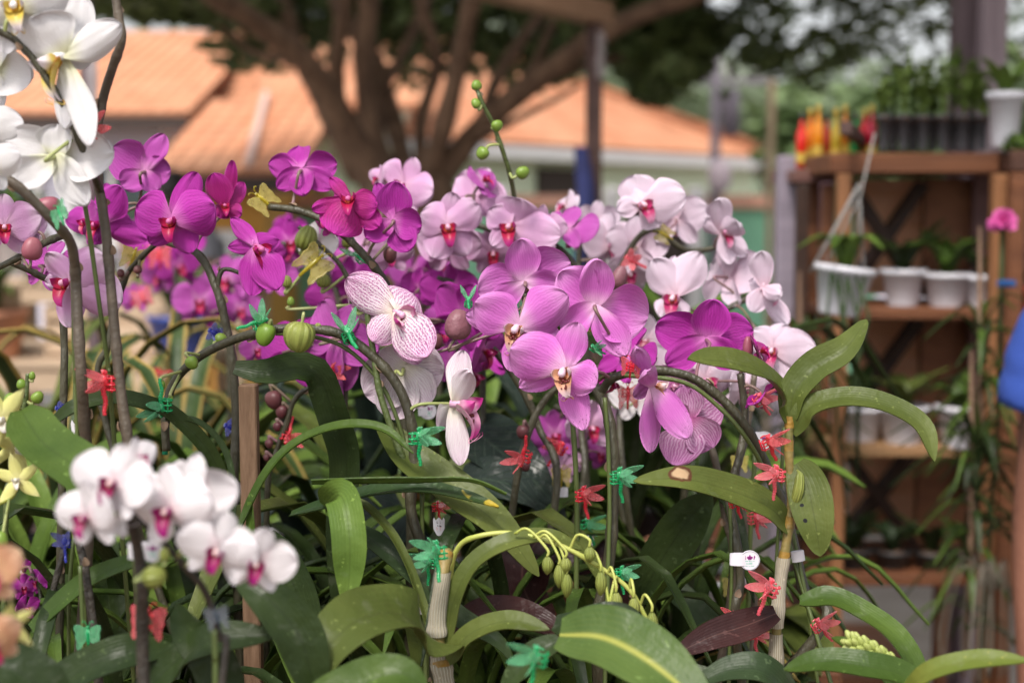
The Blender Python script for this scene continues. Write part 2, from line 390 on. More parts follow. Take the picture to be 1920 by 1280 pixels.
# ------------------------------------------------------------------ houses
def quad_sheet(b, A, B, Cc, D, n=2, th=.06, off=V(0, 0, 1)):
    """sloping slab A-B eave, D-C ridge; uv in metres"""
    A, B, Cc, D = map(Vector, (A, B, Cc, D)); L = (B - A).length; H = (D - A).length
    for dz in (0, -th):
        rows = [[A.lerp(D, j / n) .lerp(B.lerp(Cc, j / n), i / n) + off * dz for j in range(n + 1)] for i in range(n + 1)]
        b.grid(rows, [(j / n * H, i / n * L) for i in range(n + 1) for j in range(n + 1)])
    e = [A, B, Cc, D]
    for i in range(4):
        p, q = e[i], e[(i + 1) % 4]; b.add([p, q, q - off * th, p - off * th], [(0, 1, 2, 3)], [(0, 0)] * 4)
def window(parent, c, ax, wdt, h):
    """framed window on a wall whose run is ax, centre c"""
    ax = Vector(ax).normalized(); n = Vector((ax.y, -ax.x, 0)); b = MB()
    M = Matrix((ax, -n, V(0, 0, 1))).transposed()
    for sx, sz, cx, cz in ((wdt, .07, 0, h / 2), (wdt, .07, 0, -h / 2), (.07, h - .07, -wdt / 2 + .035, 0), (.07, h - .07, wdt / 2 - .035, 0), (.05, h - .07, 0, 0)):
        b.box(c + ax * cx + V(0, 0, cz) + n * .03, (sx, .06, sz), M)
    f = b.build('window', white_m, parent, False); g = MB(); g.box(c + n * .008, (wdt - .14, .02, h - .07), M); g.build('pane', glass_m, f, False)
def green_house():
    r = thing('bungalow', 'pale green bungalow with orange hipped tile roof and white fascia behind the tree', 'house', (2, 18, 0))
    A = V(-1.75, 13.9, 0); B = V(3.55, 21.2, 0); ax = (B - A).normalized(); L = (B - A).length; nb = V(-ax.y, ax.x, 0)     # nb points away from us
    D = 5.6; ze = 2.28; zr = 3.72; f0 = -.5
    M = Matrix((ax, nb, V(0, 0, 1))).transposed(); mid = (A + B) / 2
    b = MB(); b.box(mid + nb * D / 2 + V(0, 0, 1.12), (L, D, 2.24), M); b.build('wall', wallgreen_m, r, False)
    def e(t, s, z): return A + ax * t + nb * s + V(0, 0, z)
    o = .22; b = MB()
    quad_sheet(b, e(-o, -o, ze), e(L + o, -o, ze), e(L - 2.6, D / 2, zr), e(2.0, D / 2, zr), 6)
    quad_sheet(b, e(L + o, D + o, ze), e(-o, D + o, ze), e(2.0, D / 2, zr), e(L - 2.6, D / 2, zr), 6)
    quad_sheet(b, e(L + o, -o, ze), e(L + o, D + o, ze), e(L - 2.6, D / 2, zr), e(L - 2.6, D / 2 - .01, zr), 6)
    quad_sheet(b, e(-o, D + o, ze), e(-o, -o, ze), e(2.0, D / 2 - .01, zr), e(2.0, D / 2, zr), 6)
    b.build('roof', tile_m, r, False)
    b = MB(); b.tube([e(2.0, D / 2, zr + .03), e(L - 2.6, D / 2, zr + .03), e(L + o, -o, ze + .05)], .09); b.build('ridge_tiles', tile_m, r)
    b = MB(); b.box(mid + nb * (-o - .012) + V(0, 0, ze - .12), (L + 2 * o, .05, .15), M); b.box(B + ax * (o + .012) + nb * D / 2 + V(0, 0, ze - .12), (.05, D + 2 * o, .15), M)
    b.build('fascia', white_m, r, False)
    window(r, e(6.6, -.03, 1.25), ax, 1.3, .7)
    b = MB(); b.box(e(3.9, -.03, 1.0), (.9, .05, 2.0), M); d = b.build('door', dark_m, r, False)
    b = MB(); b.box(e(L + 1.1, 1.4, 1.0), (1.5, .1, 2.0), M); b.build('side_porch', dark_m, r, False)
green_house()
def plain_gable(name, label, x0, x1, Yf, Yr, ze, zr, wallm, cat='house', wins=(), stripes=()):
    r = thing(name, label, cat, ((x0 + x1) / 2, (Yf + Yr) / 2, 0)); o = .35
    b = MB(); b.box(((x0 + x1) / 2, (Yf + Yr + (Yr - Yf)) / 2, ze / 2 - .02), (x1 - x0, 2 * (Yr - Yf), ze - .04)); b.build('wall', wallm, r, False)
    b = MB(); quad_sheet(b, (x0 - o, Yf - o, ze), (x1 + o, Yf - o, ze), (x1 + o, Yr, zr), (x0 - o, Yr, zr), 8)
    quad_sheet(b, (x1 + o, 2 * Yr - Yf + o, ze), (x0 - o, 2 * Yr - Yf + o, ze), (x0 - o, Yr, zr), (x1 + o, Yr, zr), 8)
    b.build('roof', tile_m, r, False)
    b = MB(); b.box(((x0 + x1) / 2, Yf - o - .02, ze - .1), (x1 - x0 + 2 * o, .04, .12)); b.build('gutter', dark_m, r, False)
    for wx, wz, ww, wh in wins: window(r, V(wx, Yf - .03, wz), (1, 0, 0), ww, wh)
    for sx, sw in stripes:
        s0, s1 = V(sx, Yf - o, ze + .05), V(sx - .27, Yr, zr + .05); b = MB(); b.beam(s0, s1, sw, .05); b.build('roof_flashing', mat('flashing', (.62, .45, .40), .7), r, False)
    return r
plain_gable('long_house', 'long lilac walled house with the high orange tile roof behind the white orchid', -7.5, -3.42, 14, 17.8, 2.46, 3.70, walllilac_m,
            wins=((-5.2, 1.6, 1.2, .8), (-3.9, 1.6, .9, .8)))
plain_gable('low_house', 'low ochre house with a steep orange roof crossed by two white bands', -2.42, -1.95, 11.2, 13.3, 1.84, 2.55, ochre_m, wins=((-2.2, 1.1, .3, .5),), stripes=((-2.0, .05),))
r = thing('narrow_house', 'narrow cream walled house with tile roof beside the tree trunk', 'house', (-1.5, 15.4, 0))
b = MB(); b.box((-1.75, 15.2, 1.3), (1.3, 2, 2.6)); b.build('wall', wallcream_m, r, False)
b = MB(); quad_sheet(b, (-2.6, 13.9, 2.55), (-.9, 13.9, 2.55), (-.9, 15.2, 2.95), (-2.6, 15.2, 2.95)); quad_sheet(b, (-.9, 16.5, 2.55), (-2.6, 16.5, 2.55), (-2.6, 15.2, 2.95), (-.9, 15.2, 2.95)); b.build('roof', tile_m, r, False)

# ------------------------------------------------------------------ boundary wall with gates
r = thing('boundary_wall', 'green panelled boundary wall with clay coping and cream posts before the green house', 'wall', (1.2, 12.8, 0))
Yw = 12.8
def wx(p): return (p - 960) / FPX * Yw
for (a, c) in ((560, 950), (950, 1120), (1170, 1285), (1320, 1470), (1490, 1640)):
    b = MB(); b.box(((wx(a) + wx(c)) / 2, Yw, .775), (wx(c) - wx(a), .12, 1.55)); b.build('panel', greengate_m if a != 1170 else dark_m, r, False)
    b = MB(); b.box(((wx(a) + wx(c)) / 2, Yw, 1.61), (wx(c) - wx(a) - .002, .2, .12)); b.build('coping', coping_m, r, False)
for a in (940, 1145, 1302, 1480):
    b = MB(); b.box((wx(a), Yw - .02, .87), (.14, .18, 1.74), bev=.02); b.build('post', white_m, r, False)
# ------------------------------------------------------------------ utility pole and street sign
def pole():
    r = thing('utility_pole', 'slender grey utility pole with crossarm and transformer before the green house roof', 'utility pole', (wx(1338), 12.2, 0))
    x = (1338 - 960) / FPX * 12.2; b = MB(); b.tube([(x, 12.2, 0), (x, 12.2, 2.9)], [.05, .04]); b.build('shaft', postL_m, r)
    b = MB(); b.beam((x - .45, 12.2, 2.62), (x + .45, 12.2, 2.62), .045, .045); b.build('crossarm', postL_m, r, False)
    for k in (-.36, -.12, .12, .36):
        b = MB(); b.lathe([(.0, 0), (.03, 0), (.045, .05), (.03, .08), (.04, .11), (0, .13)], Matrix.Translation((x + k, 12.2, 2.655))); b.build('insulator', white_m, r)
    b = MB(); b.lathe([(0, -.2), (.07, -.18), (.08, .1), (.07, .2), (0, .22)], Matrix.Translation((x + .11, 12.1, 2.35))); b.build('transformer', postL_m, r)
    b = MB(); b.ball((x + .02, 12.05, 1.82), (.10, .07, .15)); b.build('meter_box', mat('pink_meter', (.62, .5, .56), .5), r)
pole()

# ------------------------------------------------------------------ trees
def leaf_quads(b, c, rad, n, size, flat=.5, rr=rnd):
    for _ in range(n):
        while True:
            p = V(rr.uniform(-1, 1), rr.uniform(-1, 1), rr.uniform(-1, 1))
            if p.length < 1: break
        p = V(p.x * rad[0], p.y * rad[1], p.z * rad[2]) + c
        a = V(rr.gauss(0, 1), rr.gauss(0, 1), rr.gauss(0, flat)).normalized(); nrm = V(rr.gauss(0, .6), rr.gauss(0, .6), 1).normalized()
        s_ = nrm.cross(a).normalized(); L = size * rr.uniform(.6, 1.3); W = L * .27
        b.add([p - a * L * .5, p - a * L * .1 + s_ * W, p + a * L * .25 + s_ * W * .8, p + a * L * .5, p + a * L * .25 - s_ * W * .8, p - a * L * .1 - s_ * W],
              [(0, 1, 2, 3), (0, 3, 4, 5)], [(0, .5)] * 6)
def px_branch(b, pts, D, r0, r1, n=9):
    q = resample(crom([P(x, y, D + dz) for x, y, dz in pts], 6), 16); m = len(q)
    b.tube(q, [px(r0 + (r1 - r0) * i / (m - 1), D) * (1 + .08 * math.sin(i * 1.7)) for i in range(m)], n)
def big_tree():
    D = 7.0; base = P(770, 380, D); base.z = 0
    r = thing('spreading_tree', 'big spreading shade tree with many reddish brown limbs and a dark crown', 'tree', base)
    b = MB(); q = [V(base.x, base.y, -.1), V(base.x, base.y, .35), V(base.x - .03, base.y, .9), P(768, 400, D), P(765, 340, D)]
    b.tube(resample(crom(q, 5), 14), [.46, .36, .31, .28, .26, .25, .25, .25, .25, .25, .26, .27, .27, .22], 14)
    b.build('trunk', bark_m, r)
    for pts, r0, r1 in (
        (((735, 365, 0), (650, 240, -.1), (585, 130, -.3), (500, 55, -.5), (400, -10, -.8), (300, -90, -1)), 34, 20),
        (((725, 345, .1), (695, 230, .2), (682, 120, .2), (690, 0, .1), (680, -120, 0)), 30, 24),
        (((765, 345, .1), (738, 230, .5), (700, 110, .7), (640, 20, .9), (600, -90, 1)), 26, 20),
        (((800, 345, 0), (835, 225, -.2), (862, 110, -.3), (880, 20, -.4), (915, -100, -.5)), 26, 18),
        (((815, 350, 0), (880, 260, 0), (960, 185, -.1), (1060, 110, -.3), (1160, 45, -.5), (1300, -10, -.8), (1450, -60, -1)), 30, 17),
        (((800, 340, .2), (900, 235, .4), (930, 150, .6), (990, 60, .8), (1080, -60, 1.1)), 20, 14),
        (((670, 330, .2), (612, 210, .5), (560, 100, .7), (520, -40, 1)), 26, 18),
        (((900, 258, -.1), (985, 215, -.3), (1045, 185, -.4), (1085, 160, -.5)), 10, 5),
        (((650, 250, .3), (745, 120, .6), (800, 0, .8), (860, -110, 1)), 16, 11),
        (((690, 350, .1), (655, 260, .3), (630, 150, .2), (640, 40, .1), (660, -80, 0)), 22, 17),
        (((790, 330, .3), (790, 220, .5), (820, 120, .4), (790, 10, .3), (770, -100, .3)), 18, 14),
        (((860, 300, .1), (930, 215, .5), (1000, 130, .6), (1040, 40, .8), (1120, -60, .9)), 16, 11),
        (((1000, 160, -.2), (1110, 120, 0), (1230, 90, .2), (1340, 30, .3)), 13, 7),
        (((560, 115, -.2), (470, 95, .2), (400, 40, .4), (300, 20, .6)), 13, 6)):
        b = MB(); px_branch(b, pts, D, r0 * .82, r1 * .85); b.build('limb', bark_m, r)
    b = MB(); rr = random.Random(3)
    def blob(x, y, d, rx, ry, rz, n, s=.13):
        if 420 < x < 1100: d += .9; rz = .5; n = int(n * .42); s = .11
        if x < 1280: leaf_quads(b, P(x, y, d), (px(rx, d), rz, px(ry, d)), n, s, rr=rr); return
        cov = 3.6 if x < 1400 else 3.0 if x < 1520 else 2.3 if x < 1660 else 1.5
        for _ in range(max(3, int(rx * ry / 420))):      # twig by twig, so that light comes through
            a = rr.uniform(0, 6.28); q = math.sqrt(rr.random()); r1 = rr.uniform(16, 46)
            leaf_quads(b, P(x + rx * 1.2 * q * math.cos(a), y + ry * 1.35 * q * math.sin(a), d + rr.uniform(-rz, rz)), (px(r1, d), .12, px(r1 * .6, d)), int(cov * r1 * r1 * .6 * 3.14 / 330) + 2, .075, rr=rr)
    # the underside of the crown as the photograph shows it
    for x, y, d, rx, ry, n in ((330, -20, 7, 170, 55, 900), (470, 40, 7.2, 90, 55, 700), (440, 95, 7.1, 50, 35, 240), (560, 10, 7.6, 130, 80, 1400), (520, 100, 8, 60, 45, 250), (700, 0, 7.9, 130, 85, 1600), (820, 20, 7.8, 130, 90, 1600),
        (960, 30, 7.8, 140, 80, 1700), (1040, 110, 7.9, 80, 50, 500), (760, 110, 8.2, 90, 55, 420), (900, 110, 8.2, 80, 50, 420), (985, 140, 8, 60, 40, 200), (600, 90, 8.3, 60, 40, 150), (1180, 40, 7.5, 130, 75, 1500), (1250, 90, 7.4, 100, 75, 1500), (1238, 152, 7.4, 40, 42, 420), (1330, 60, 7.3, 150, 85, 2100),
        (1470, 50, 7.2, 140, 75, 1900), (1560, 30, 7, 140, 62, 1500), (1480, 110, 7.2, 70, 38, 420), (1640, 10, 6.8, 110, 60, 850), (1730, -10, 6.6, 90, 60, 420), (1690, 70, 6.7, 90, 45, 60), (1580, 110, 6.9, 90, 40, 60), (1480, 150, 7, 60, 25, 60), (1790, -30, 6.4, 100, 60, 300),
        (170, -20, 6.8, 160, 50, 420)):
        blob(x, y, d, rx, ry, .9, n)
    for k in range(46):                  # the rest of the crown, above the picture
        a = k * 2.4; rr_ = 3.7 * math.sqrt(k / 46)
        qx, qy = base.x + 1.0 + rr_ * math.cos(a), base.y + .3 + rr_ * math.sin(a)
        if qx / qy > .1 and (1.0 / qy) * 2667 < 430: continue
        leaf_quads(b, V(qx, qy, 3.55 + 1.1 * (1 - (rr_ / 4) ** 2) + rr.uniform(-.2, .5)), (.95, .95, .5), 420, .2, rr=rr)
    b.build('crown', crown_m, r, False)
big_tree()
def small_tree(name, label, x, Y, zb, h, w_, m, n, s=.25, group=None, trunk_r=.08, seed=1):
    rr = random.Random(seed); r = thing(name, label, 'tree', (x, Y, zb), group)
    b = MB(); b.tube([V(x, Y, zb), V(x + .05, Y, zb + h * .35), V(x - .04, Y, zb + h * .75)], [trunk_r, trunk_r * .7, trunk_r * .3])
    for k in range(4):
        a = k * 1.7; b.tube([V(x, Y, zb + h * (.3 + .1 * k)), V(x + w_ * .4 * math.cos(a), Y + w_ * .4 * math.sin(a), zb + h * (.55 + .1 * k))], [trunk_r * .5, trunk_r * .15])
    b.build('trunk', bark_m, r); b = MB()
    for k in range(9):
        a = k * 2.4; q = w_ * .33 * math.sqrt(k / 9) * 1.6
        leaf_quads(b, V(x + q * math.cos(a), Y + q * math.sin(a), zb + h * (.62 + .28 * rr.random() - .12 * (q / w_))), (w_ * .3, w_ * .3, h * .17), n // 9, s, rr=rr)
    b.build('crown', m, r, False); return r
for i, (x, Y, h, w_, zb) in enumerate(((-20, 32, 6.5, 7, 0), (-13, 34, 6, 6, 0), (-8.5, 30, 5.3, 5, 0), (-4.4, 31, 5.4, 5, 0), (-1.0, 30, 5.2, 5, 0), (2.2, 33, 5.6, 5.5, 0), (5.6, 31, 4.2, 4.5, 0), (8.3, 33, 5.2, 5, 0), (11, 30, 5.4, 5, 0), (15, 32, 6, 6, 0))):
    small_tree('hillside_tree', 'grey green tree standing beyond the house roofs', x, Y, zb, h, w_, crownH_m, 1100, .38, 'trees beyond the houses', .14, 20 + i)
small_tree('palm_like_tree', 'bright yellow green tree right of the utility pole', 3.25, 15.5, 0, 3.1, 1.1, crownL_m, 800, .3, None, .07, 41)
small_tree('garden_tree', 'light green garden tree above the plastic nursery pots', 3.55, 13.0, 0, 2.75, 1.7, crownL_m, 1100, .26, None, .08, 42)
small_tree('young_tree', 'yellow green young tree in the top right corner beside the plum post', 3.75, 9.0, 0, 3.4, 1.7, crownL_m, 900, .2, None, .06, 43)
for i, (a, Y, z0, ww, hh, m_, lb) in enumerate(((1712, 24, 0, 1.6, 2.9, walllilac_m, 'far grey lilac building under the bright gap in the trees'), (1790, 25, 0, 1.5, 2.7, wallcream_m, 'far cream building left of the plum post'))):
    x = (a - 960) / FPX * Y; r = thing('far_building', lb, 'building', (x, Y, 0)); b = MB(); b.box((x, Y, hh / 2), (ww, 1.6, hh)); b.build('wall', m_, r, False)
    b = MB(); b.box((x, Y, hh + .05), (ww + .2, 1.8, .1)); b.build('roof', coping_m, r, False)
    for k in (-.4, .4): window(r, V(x + k, Y - .83, hh - .7), (1, 0, 0), .5, .5)

# ------------------------------------------------------------------ pergola timbers
def post(name, label, a, D, wpx, y0, m, ytop=-200, dpx=None):
    p = P(a, y0, D); x, y = p.x, p.y; top = P(a, ytop, D).z; w_ = px(wpx, D); b = MB(); b.box((x, y, top / 2), (w_, w_ if dpx is None else px(dpx, D), top), bev=.004)
    return solo(name, b, m, label, 'post', smooth=False), x, y, top
_, pxx, pyy, ptop = post('pergola_post', 'thin dark pergola post in the middle with clear plastic tied near its top', 1113, 5.2, 30, 300, beam_m, 48)
a, c = P(860, 0, 4.4), P(1118, 22, 5.2); a.z = c.z = ptop + .045
b = MB(); b.beam(a + (a - c) * 1.3, c + (c - a) * .06, .09, .085, .004); solo('pergola_rafter', b, wood('rafter_timber', (.30, .17, .10), (.42, .26, .17)), 'brown pergola rafter running to the head of the thin middle post', 'beam', smooth=False)
p = c + V(0, 0, .32); b = MB(); b.beam(p + V(-2.4, .35, 0), p + V(2.7, -.4, 0), .07, .09, .004); solo('pergola_lintel', b, beam_m, 'dark pergola lintel lying across the thin middle post', 'beam', smooth=False)
def wrap(x, y, z0, z1, r_):
    b = MB(); rows = []
    for i in range(12):
        t = i / 11; z = z0 + (z1 - z0) * t; rows.append([V(x + r_ * (1 + .35 * math.sin(t * 9 + j) * (1 - t)) * math.cos(j / 10 * 2 * math.pi) , y - .01 + r_ * (1 + .25 * math.sin(t * 7 + 2 * j)) * math.sin(j / 10 * 2 * math.pi), z) for j in range(10)])
    b.grid(rows, closed=True); return b
b = wrap(pxx + .022, pyy - .02, P(0, 150, 5.2).z, P(0, 66, 5.2).z, .017); solo('plastic_wrap', b, wrap_m, 'crumpled clear plastic tied round the thin middle pergola post', 'plastic wrap')
q = P(1088, 300, 5.15); b = MB(); rows = []
for i in range(14):
    t = i / 13; z = 1.80 - t * .62; rr_ = .012 + .020 * math.sin(math.pi * min(1, t * 1.2 + .1)) ** .7
    rows.append([V(q.x + .015 * math.sin(t * 5) + rr_ * (1 + .3 * math.sin(3 * j + t * 4)) * math.cos(j / 10 * 2 * math.pi), q.y - .04 + rr_ * math.sin(j / 10 * 2 * math.pi), z) for j in range(10)])
b.grid(rows, closed=True); solo('furled_parasol', b, mat('navy_cloth', (.02, .025, .10), .8, (.03, .04, .16), 12), 'furled navy cloth parasol leaning on the thin middle post', 'parasol')
post('corner_post', 'dark plum timber post behind the top left white orchid', 163, 3.0, 24, 100, postD_m, -300)
b = wrap((180 - 960) / FPX * 3.0, P(163, 100, 3).y - .025, P(0, 250, 3).z, P(0, 110, 3).z, .012); solo('plastic_wrap', b, wrap_m, 'lilac clear plastic hanging on the plum post behind the white orchid', 'plastic wrap')
post('shed_post', 'wide dark plum post rising behind the white pot at top right', 1812, 3.35, 52, 100, postD_m, -300); post('shed_post', 'mauve timber post just right of the plum post at top right', 1858, 3.3, 46, 100, postM_m, -300)
post('shed_post', 'dark narrow post squeezed between the plum and mauve posts', 1838, 3.5, 30, 100, beam_m, -300)
post('shelf_post', 'pale lilac painted post at the left end of the timber shelves', 1473, 2.98, 36, 400, postL_m, 292)
post('garden_post', 'pale bamboo coloured garden post beyond the shelves', 1443, 9.5, 12, 400, pallet_m, 150)

def shade_roof():  # unseen roof, added to keep daylight off the shelving
    r = thing('shade_roof', 'unseen corrugated metal roof added to shade the timber shelving', 'roof', (2.6, 4.9, 0)); b = MB(); rows = []
    for k in (0, -.008):
        rows = [[V(.40 + 5 * i / 120, y, 2.92 - .03 * (y - 2.6) + .018 * math.sin(i * 1.05) + k) for y in (1.9, 7.4)] for i in range(121)]; b.grid(rows)
    b.build('sheeting', mat('metal_sheet', (.30, .29, .28), .5, (.24, .22, .20), 5), r)
    for y in (2.0, 4.8, 7.3): b = MB(); b.box((2.9, y, 2.84 - .03 * (y - 2.6)), (5, .06, .1)); b.build('purlin', beam_m, r, False)
    for x, y in ((5.5, 2.7), (5.5, 7.3), (2.9, 7.3)): b = MB(); b.box((x, y, 1.34), (.1, .1, 2.68)); b.build('post', beam_m, r, False)
shade_roof()
# ================================================================== SHOP FURNITURE
def flat(x, y, Y): return PY(x, y, Y)
SY = 2.7                                    # front of the timber shelving
def shelving():
    r = thing('timber_shelving', 'brown timber shelving with crossed braces holding white pots', 'shelving', flat(1700, 600, SY))
    def zz(y, Y=SY): return flat(0, y, Y).z
    def xx(x, Y=SY): return (x - 960) / FPX * Y * 1.0
    d = .29
    def plank(name, x0, x1, y0, y1, Y0, dep, m):
        b = MB(); b.box(((xx(x0) + xx(x1)) / 2, Y0 + dep / 2, (zz(y0) + zz(y1)) / 2), (xx(x1) - xx(x0), dep, abs(zz(y0) - zz(y1))), bev=.003); return b.build(name, m, r, False)
    plank('top_board', 1552, 1868, 287, 325, SY, d, crateD_m)
    plank('shelf_board', 1565, 1860, 578, 600, SY + .005, d, crateD_m)
    plank('shelf_board', 1548, 1860, 838, 858, SY + .005, d, wood('pale_board', (.24, .13, .06), (.33, .19, .09)))
    plank('shelf_board', 1540, 1860, 1078, 1100, SY + .005, d, crateD_m)
    for a, c, y0, y1, dy, m in ((1562, 1586, 327, 1180, -.02, crateO_m), (1848, 1878, 327, 1180, -.02, crateO_m), (1565, 1588, 327, 1180, d - .03, crateD_m), (1850, 1875, 327, 1180, d - .03, crateD_m)):
        b = MB(); b.box(((xx(a) + xx(c)) / 2, SY + dy, (zz(y0) + 0) / 2), (xx(c) - xx(a), .03, zz(y0)), bev=.003); b.build('upright', m, r, False)
    for y0, y1 in ((327, 576), (602, 836), (860, 1076)):
        b = MB(); b.box((xx(1792, SY + d - .07), SY + d - .07, (zz(y0) + zz(y1)) / 2), (xx(1858) - xx(1722), .02, zz(y0) - zz(y1) - .01)); b.build('back_board_or_gap', crateB_m, r, False)
        for k, (p, q) in enumerate((((1590, y0), (1725, y1)), ((1725, y0), (1590, y1)))):
            Yb = SY + d - .1 + .022 * k; a = V(xx(p[0], Yb), Yb, zz(p[1]) - .015); c = V(xx(q[0], Yb), Yb, zz(q[1]) + .015)
            b = MB(); b.beam(a, c, .02, .05, up=(0, 1, 0)); b.build('brace', xdark_m, r, False)
        b = MB(); b.box((xx(1668, SY + d + .02), SY + d + .02, (zz(y0) + zz(y1)) / 2), (.15, .015, zz(y0) - zz(y1) - .01)); b.build('back_board_or_gap', wood('sunlit_gap', (.80, .40, .22), (.86, .50, .32), (2, 2, 9)), r, False)  # bright peach panel, colour stands in for sunlit background beyond the braces
    # the unit to the right, nearer
    r2 = thing('timber_shelving', 'dark timber shelving unit at the right edge behind the person', 'shelving', flat(1950, 600, 2.65)); rr = r; r = r2
    plank('top_board', 1872, 2150, 283, 322, SY - .05, d, wood('dark_board', (.06, .026, .017), (.10, .045, .028)))
    plank('shelf_board', 1872, 2150, 585, 606, SY - .04, d, crateD_m)
    plank('shelf_board', 1872, 2150, 880, 902, SY - .04, d, crateD_m)
    b = MB(); b.box((xx(2010), SY + d - .1, zz(650)), (xx(2150) - xx(1890), .02, zz(330) - zz(1000))); b.build('back_board_or_gap', wood('plum_board', (.12, .06, .06), (.17, .09, .085), (2, 2, 9)), r, False)
    for a in (1880, 2135):
        b = MB(); b.box((xx(a), SY - .06, zz(325) / 2), (.028, .03, zz(325)), bev=.003); b.build('upright', crateD_m, r, False)
    # the lower unit at the left, set back
    r3 = thing('timber_shelving', 'narrow dark red timber shelving carrying the coloured bottles', 'shelving', flat(1520, 600, 2.88)); r = r3; L = 2.88
    def x4(x): return (x - 960) / FPX * L
    def z4(y): return flat(0, y, L).z
    for y0, y1, m in ((318, 342, wood('maroon_board', (.13, .06, .05), (.2, .1, .08))), (610, 630, crateD_m), (880, 900, crateD_m)):
        b = MB(); b.box((x4(1530), L + .14, (z4(y0) + z4(y1)) / 2), (x4(1572) - x4(1488), .27, z4(y0) - z4(y1)), bev=.003); b.build('shelf_board', m, r, False)
    for a in (1498, 1545):
        b = MB(); b.box((x4(a), L - .02, z4(345) / 2), (.024, .024, z4(345)), bev=.003); b.build('upright', crateD_m if a == 1545 else xdark_m, r, False)
    for k in (0, 1):
        b = MB(); b.beam((x4(1505 if k else 1560), L + .22 + .02 * k, z4(350)), (x4(1560 if k else 1505), L + .22 + .02 * k, z4(600)), .014, .03, up=(0, 1, 0)); b.build('brace', xdark_m, r, False)
shelving()
b = MB(); p = PY(1528, 440, 3.25); b.box(p, (.07, .03, .3), bev=.004)
solo('notice_board', b, mat('mauve_board', (.33, .2, .28), .8), 'mauve board seen between the slats of the narrow shelving', 'board', smooth=False).location.z -= 0

# ------------------------------------------------------------------ pots and small plants
def pot_profile(r0, r1, h, rim=.006):
    return [(0, 0), (r0 * .96, 0), (r0, .004), (r1, h * .86), (r1 + rim, h * .87), (r1 + rim, h), (r1, h), (r1 - .004, h * .9), (0, h * .9)]
POTC = {}
def add_pot(parent, name, x, y, z, r1, h, m, tilt=0, soil=True):
    key = (name, round(r1, 3), round(h, 3), m.name)
    if key not in POTC:
        b = MB(); b.lathe(pot_profile(r1 * .74, r1, h)[:8], n=22); me = b.mesh(name, m)
        s_ = MB(); rr = random.Random(5)
        rows = [[V(r1 * .985 * q / 4 * math.cos(k / 14 * 2 * math.pi), r1 * .985 * q / 4 * math.sin(k / 14 * 2 * math.pi), h * .88 + rr.uniform(-.004, .008) * (q < 4)) for k in range(14)] for q in range(5)]
        s_.grid(rows, closed=True)
        for _ in range(26):
            a = rr.uniform(0, 6.28); q = r1 * rr.uniform(0, .85); s_.box((q * math.cos(a), q * math.sin(a), h * .9), (.016, .01, .007), Matrix.Rotation(rr.uniform(0, 3), 3, 'Z') @ Matrix.Rotation(rr.uniform(-.5, .5), 3, 'X'))
        POTC[key] = (me, s_.mesh('compost', soil_m))
    me, sm = POTC[key]
    o = bpy.data.objects.new(name, me); C.objects.link(o); o.parent = parent; o.location = V(x, y, z) - wloc(parent); o.rotation_euler = (0, tilt, 0)
    if soil:
        c = bpy.data.objects.new('compost', sm); C.objects.link(c); c.parent = o
    return o

leafA = leaf_mat('leaf_green', (.038, .072, .012), (.085, .135, .024), rough=.36)
leafD = leaf_mat('leaf_dark', (.016, .029, .009), (.038, .060, .016), rough=.33)
leafB = leaf_mat('leaf_bright', (.085, .15, .026), (.16, .24, .045), rough=.4, transl=.25)
leafY = leaf_mat('leaf_olive', (.066, .088, .018), (.118, .142, .034), rough=.42)
leafP = leaf_mat('leaf_purple', (.028, .011, .012), (.055, .022, .02), rib=(.12, .06, .05), rough=.33)
leafV = leaf_mat('leaf_veined', (.018, .028, .024), (.034, .05, .038), rib=(.06, .09, .06), cross=9, vamt=.5, rough=.3)
leafG = leaf_mat('leaf_variegated', (.03, .055, .02), (.06, .10, .03), margin=(.34, .24, .07), rough=.4)
leafT = leaf_mat('leaf_teal', (.024, .042, .018), (.046, .072, .028), rough=.4)
PROF = {
    'strap': lambda u: min(1, (u * 6 + .25)) ** .6 * (1 - max(0, (u - .62) / .38) ** 2.2) ** .75 * (.9 + .1 * math.sin(3 * u)),
    'oval': lambda u: max(.0, math.sin(math.pi * (.06 + .94 * u) ** .85)) ** .62,
    'lance': lambda u: max(.0, math.sin(math.pi * (.05 + .95 * u) ** .62)) ** .85,
    'blade': lambda u: (.55 + .45 * math.sin(math.pi * min(1, u * 1.3))) * (1 - u ** 5) ** .8,
    'heart': lambda u: max(0, math.sin(math.pi * (u * .96 + .04) ** .55)) ** .6,
}
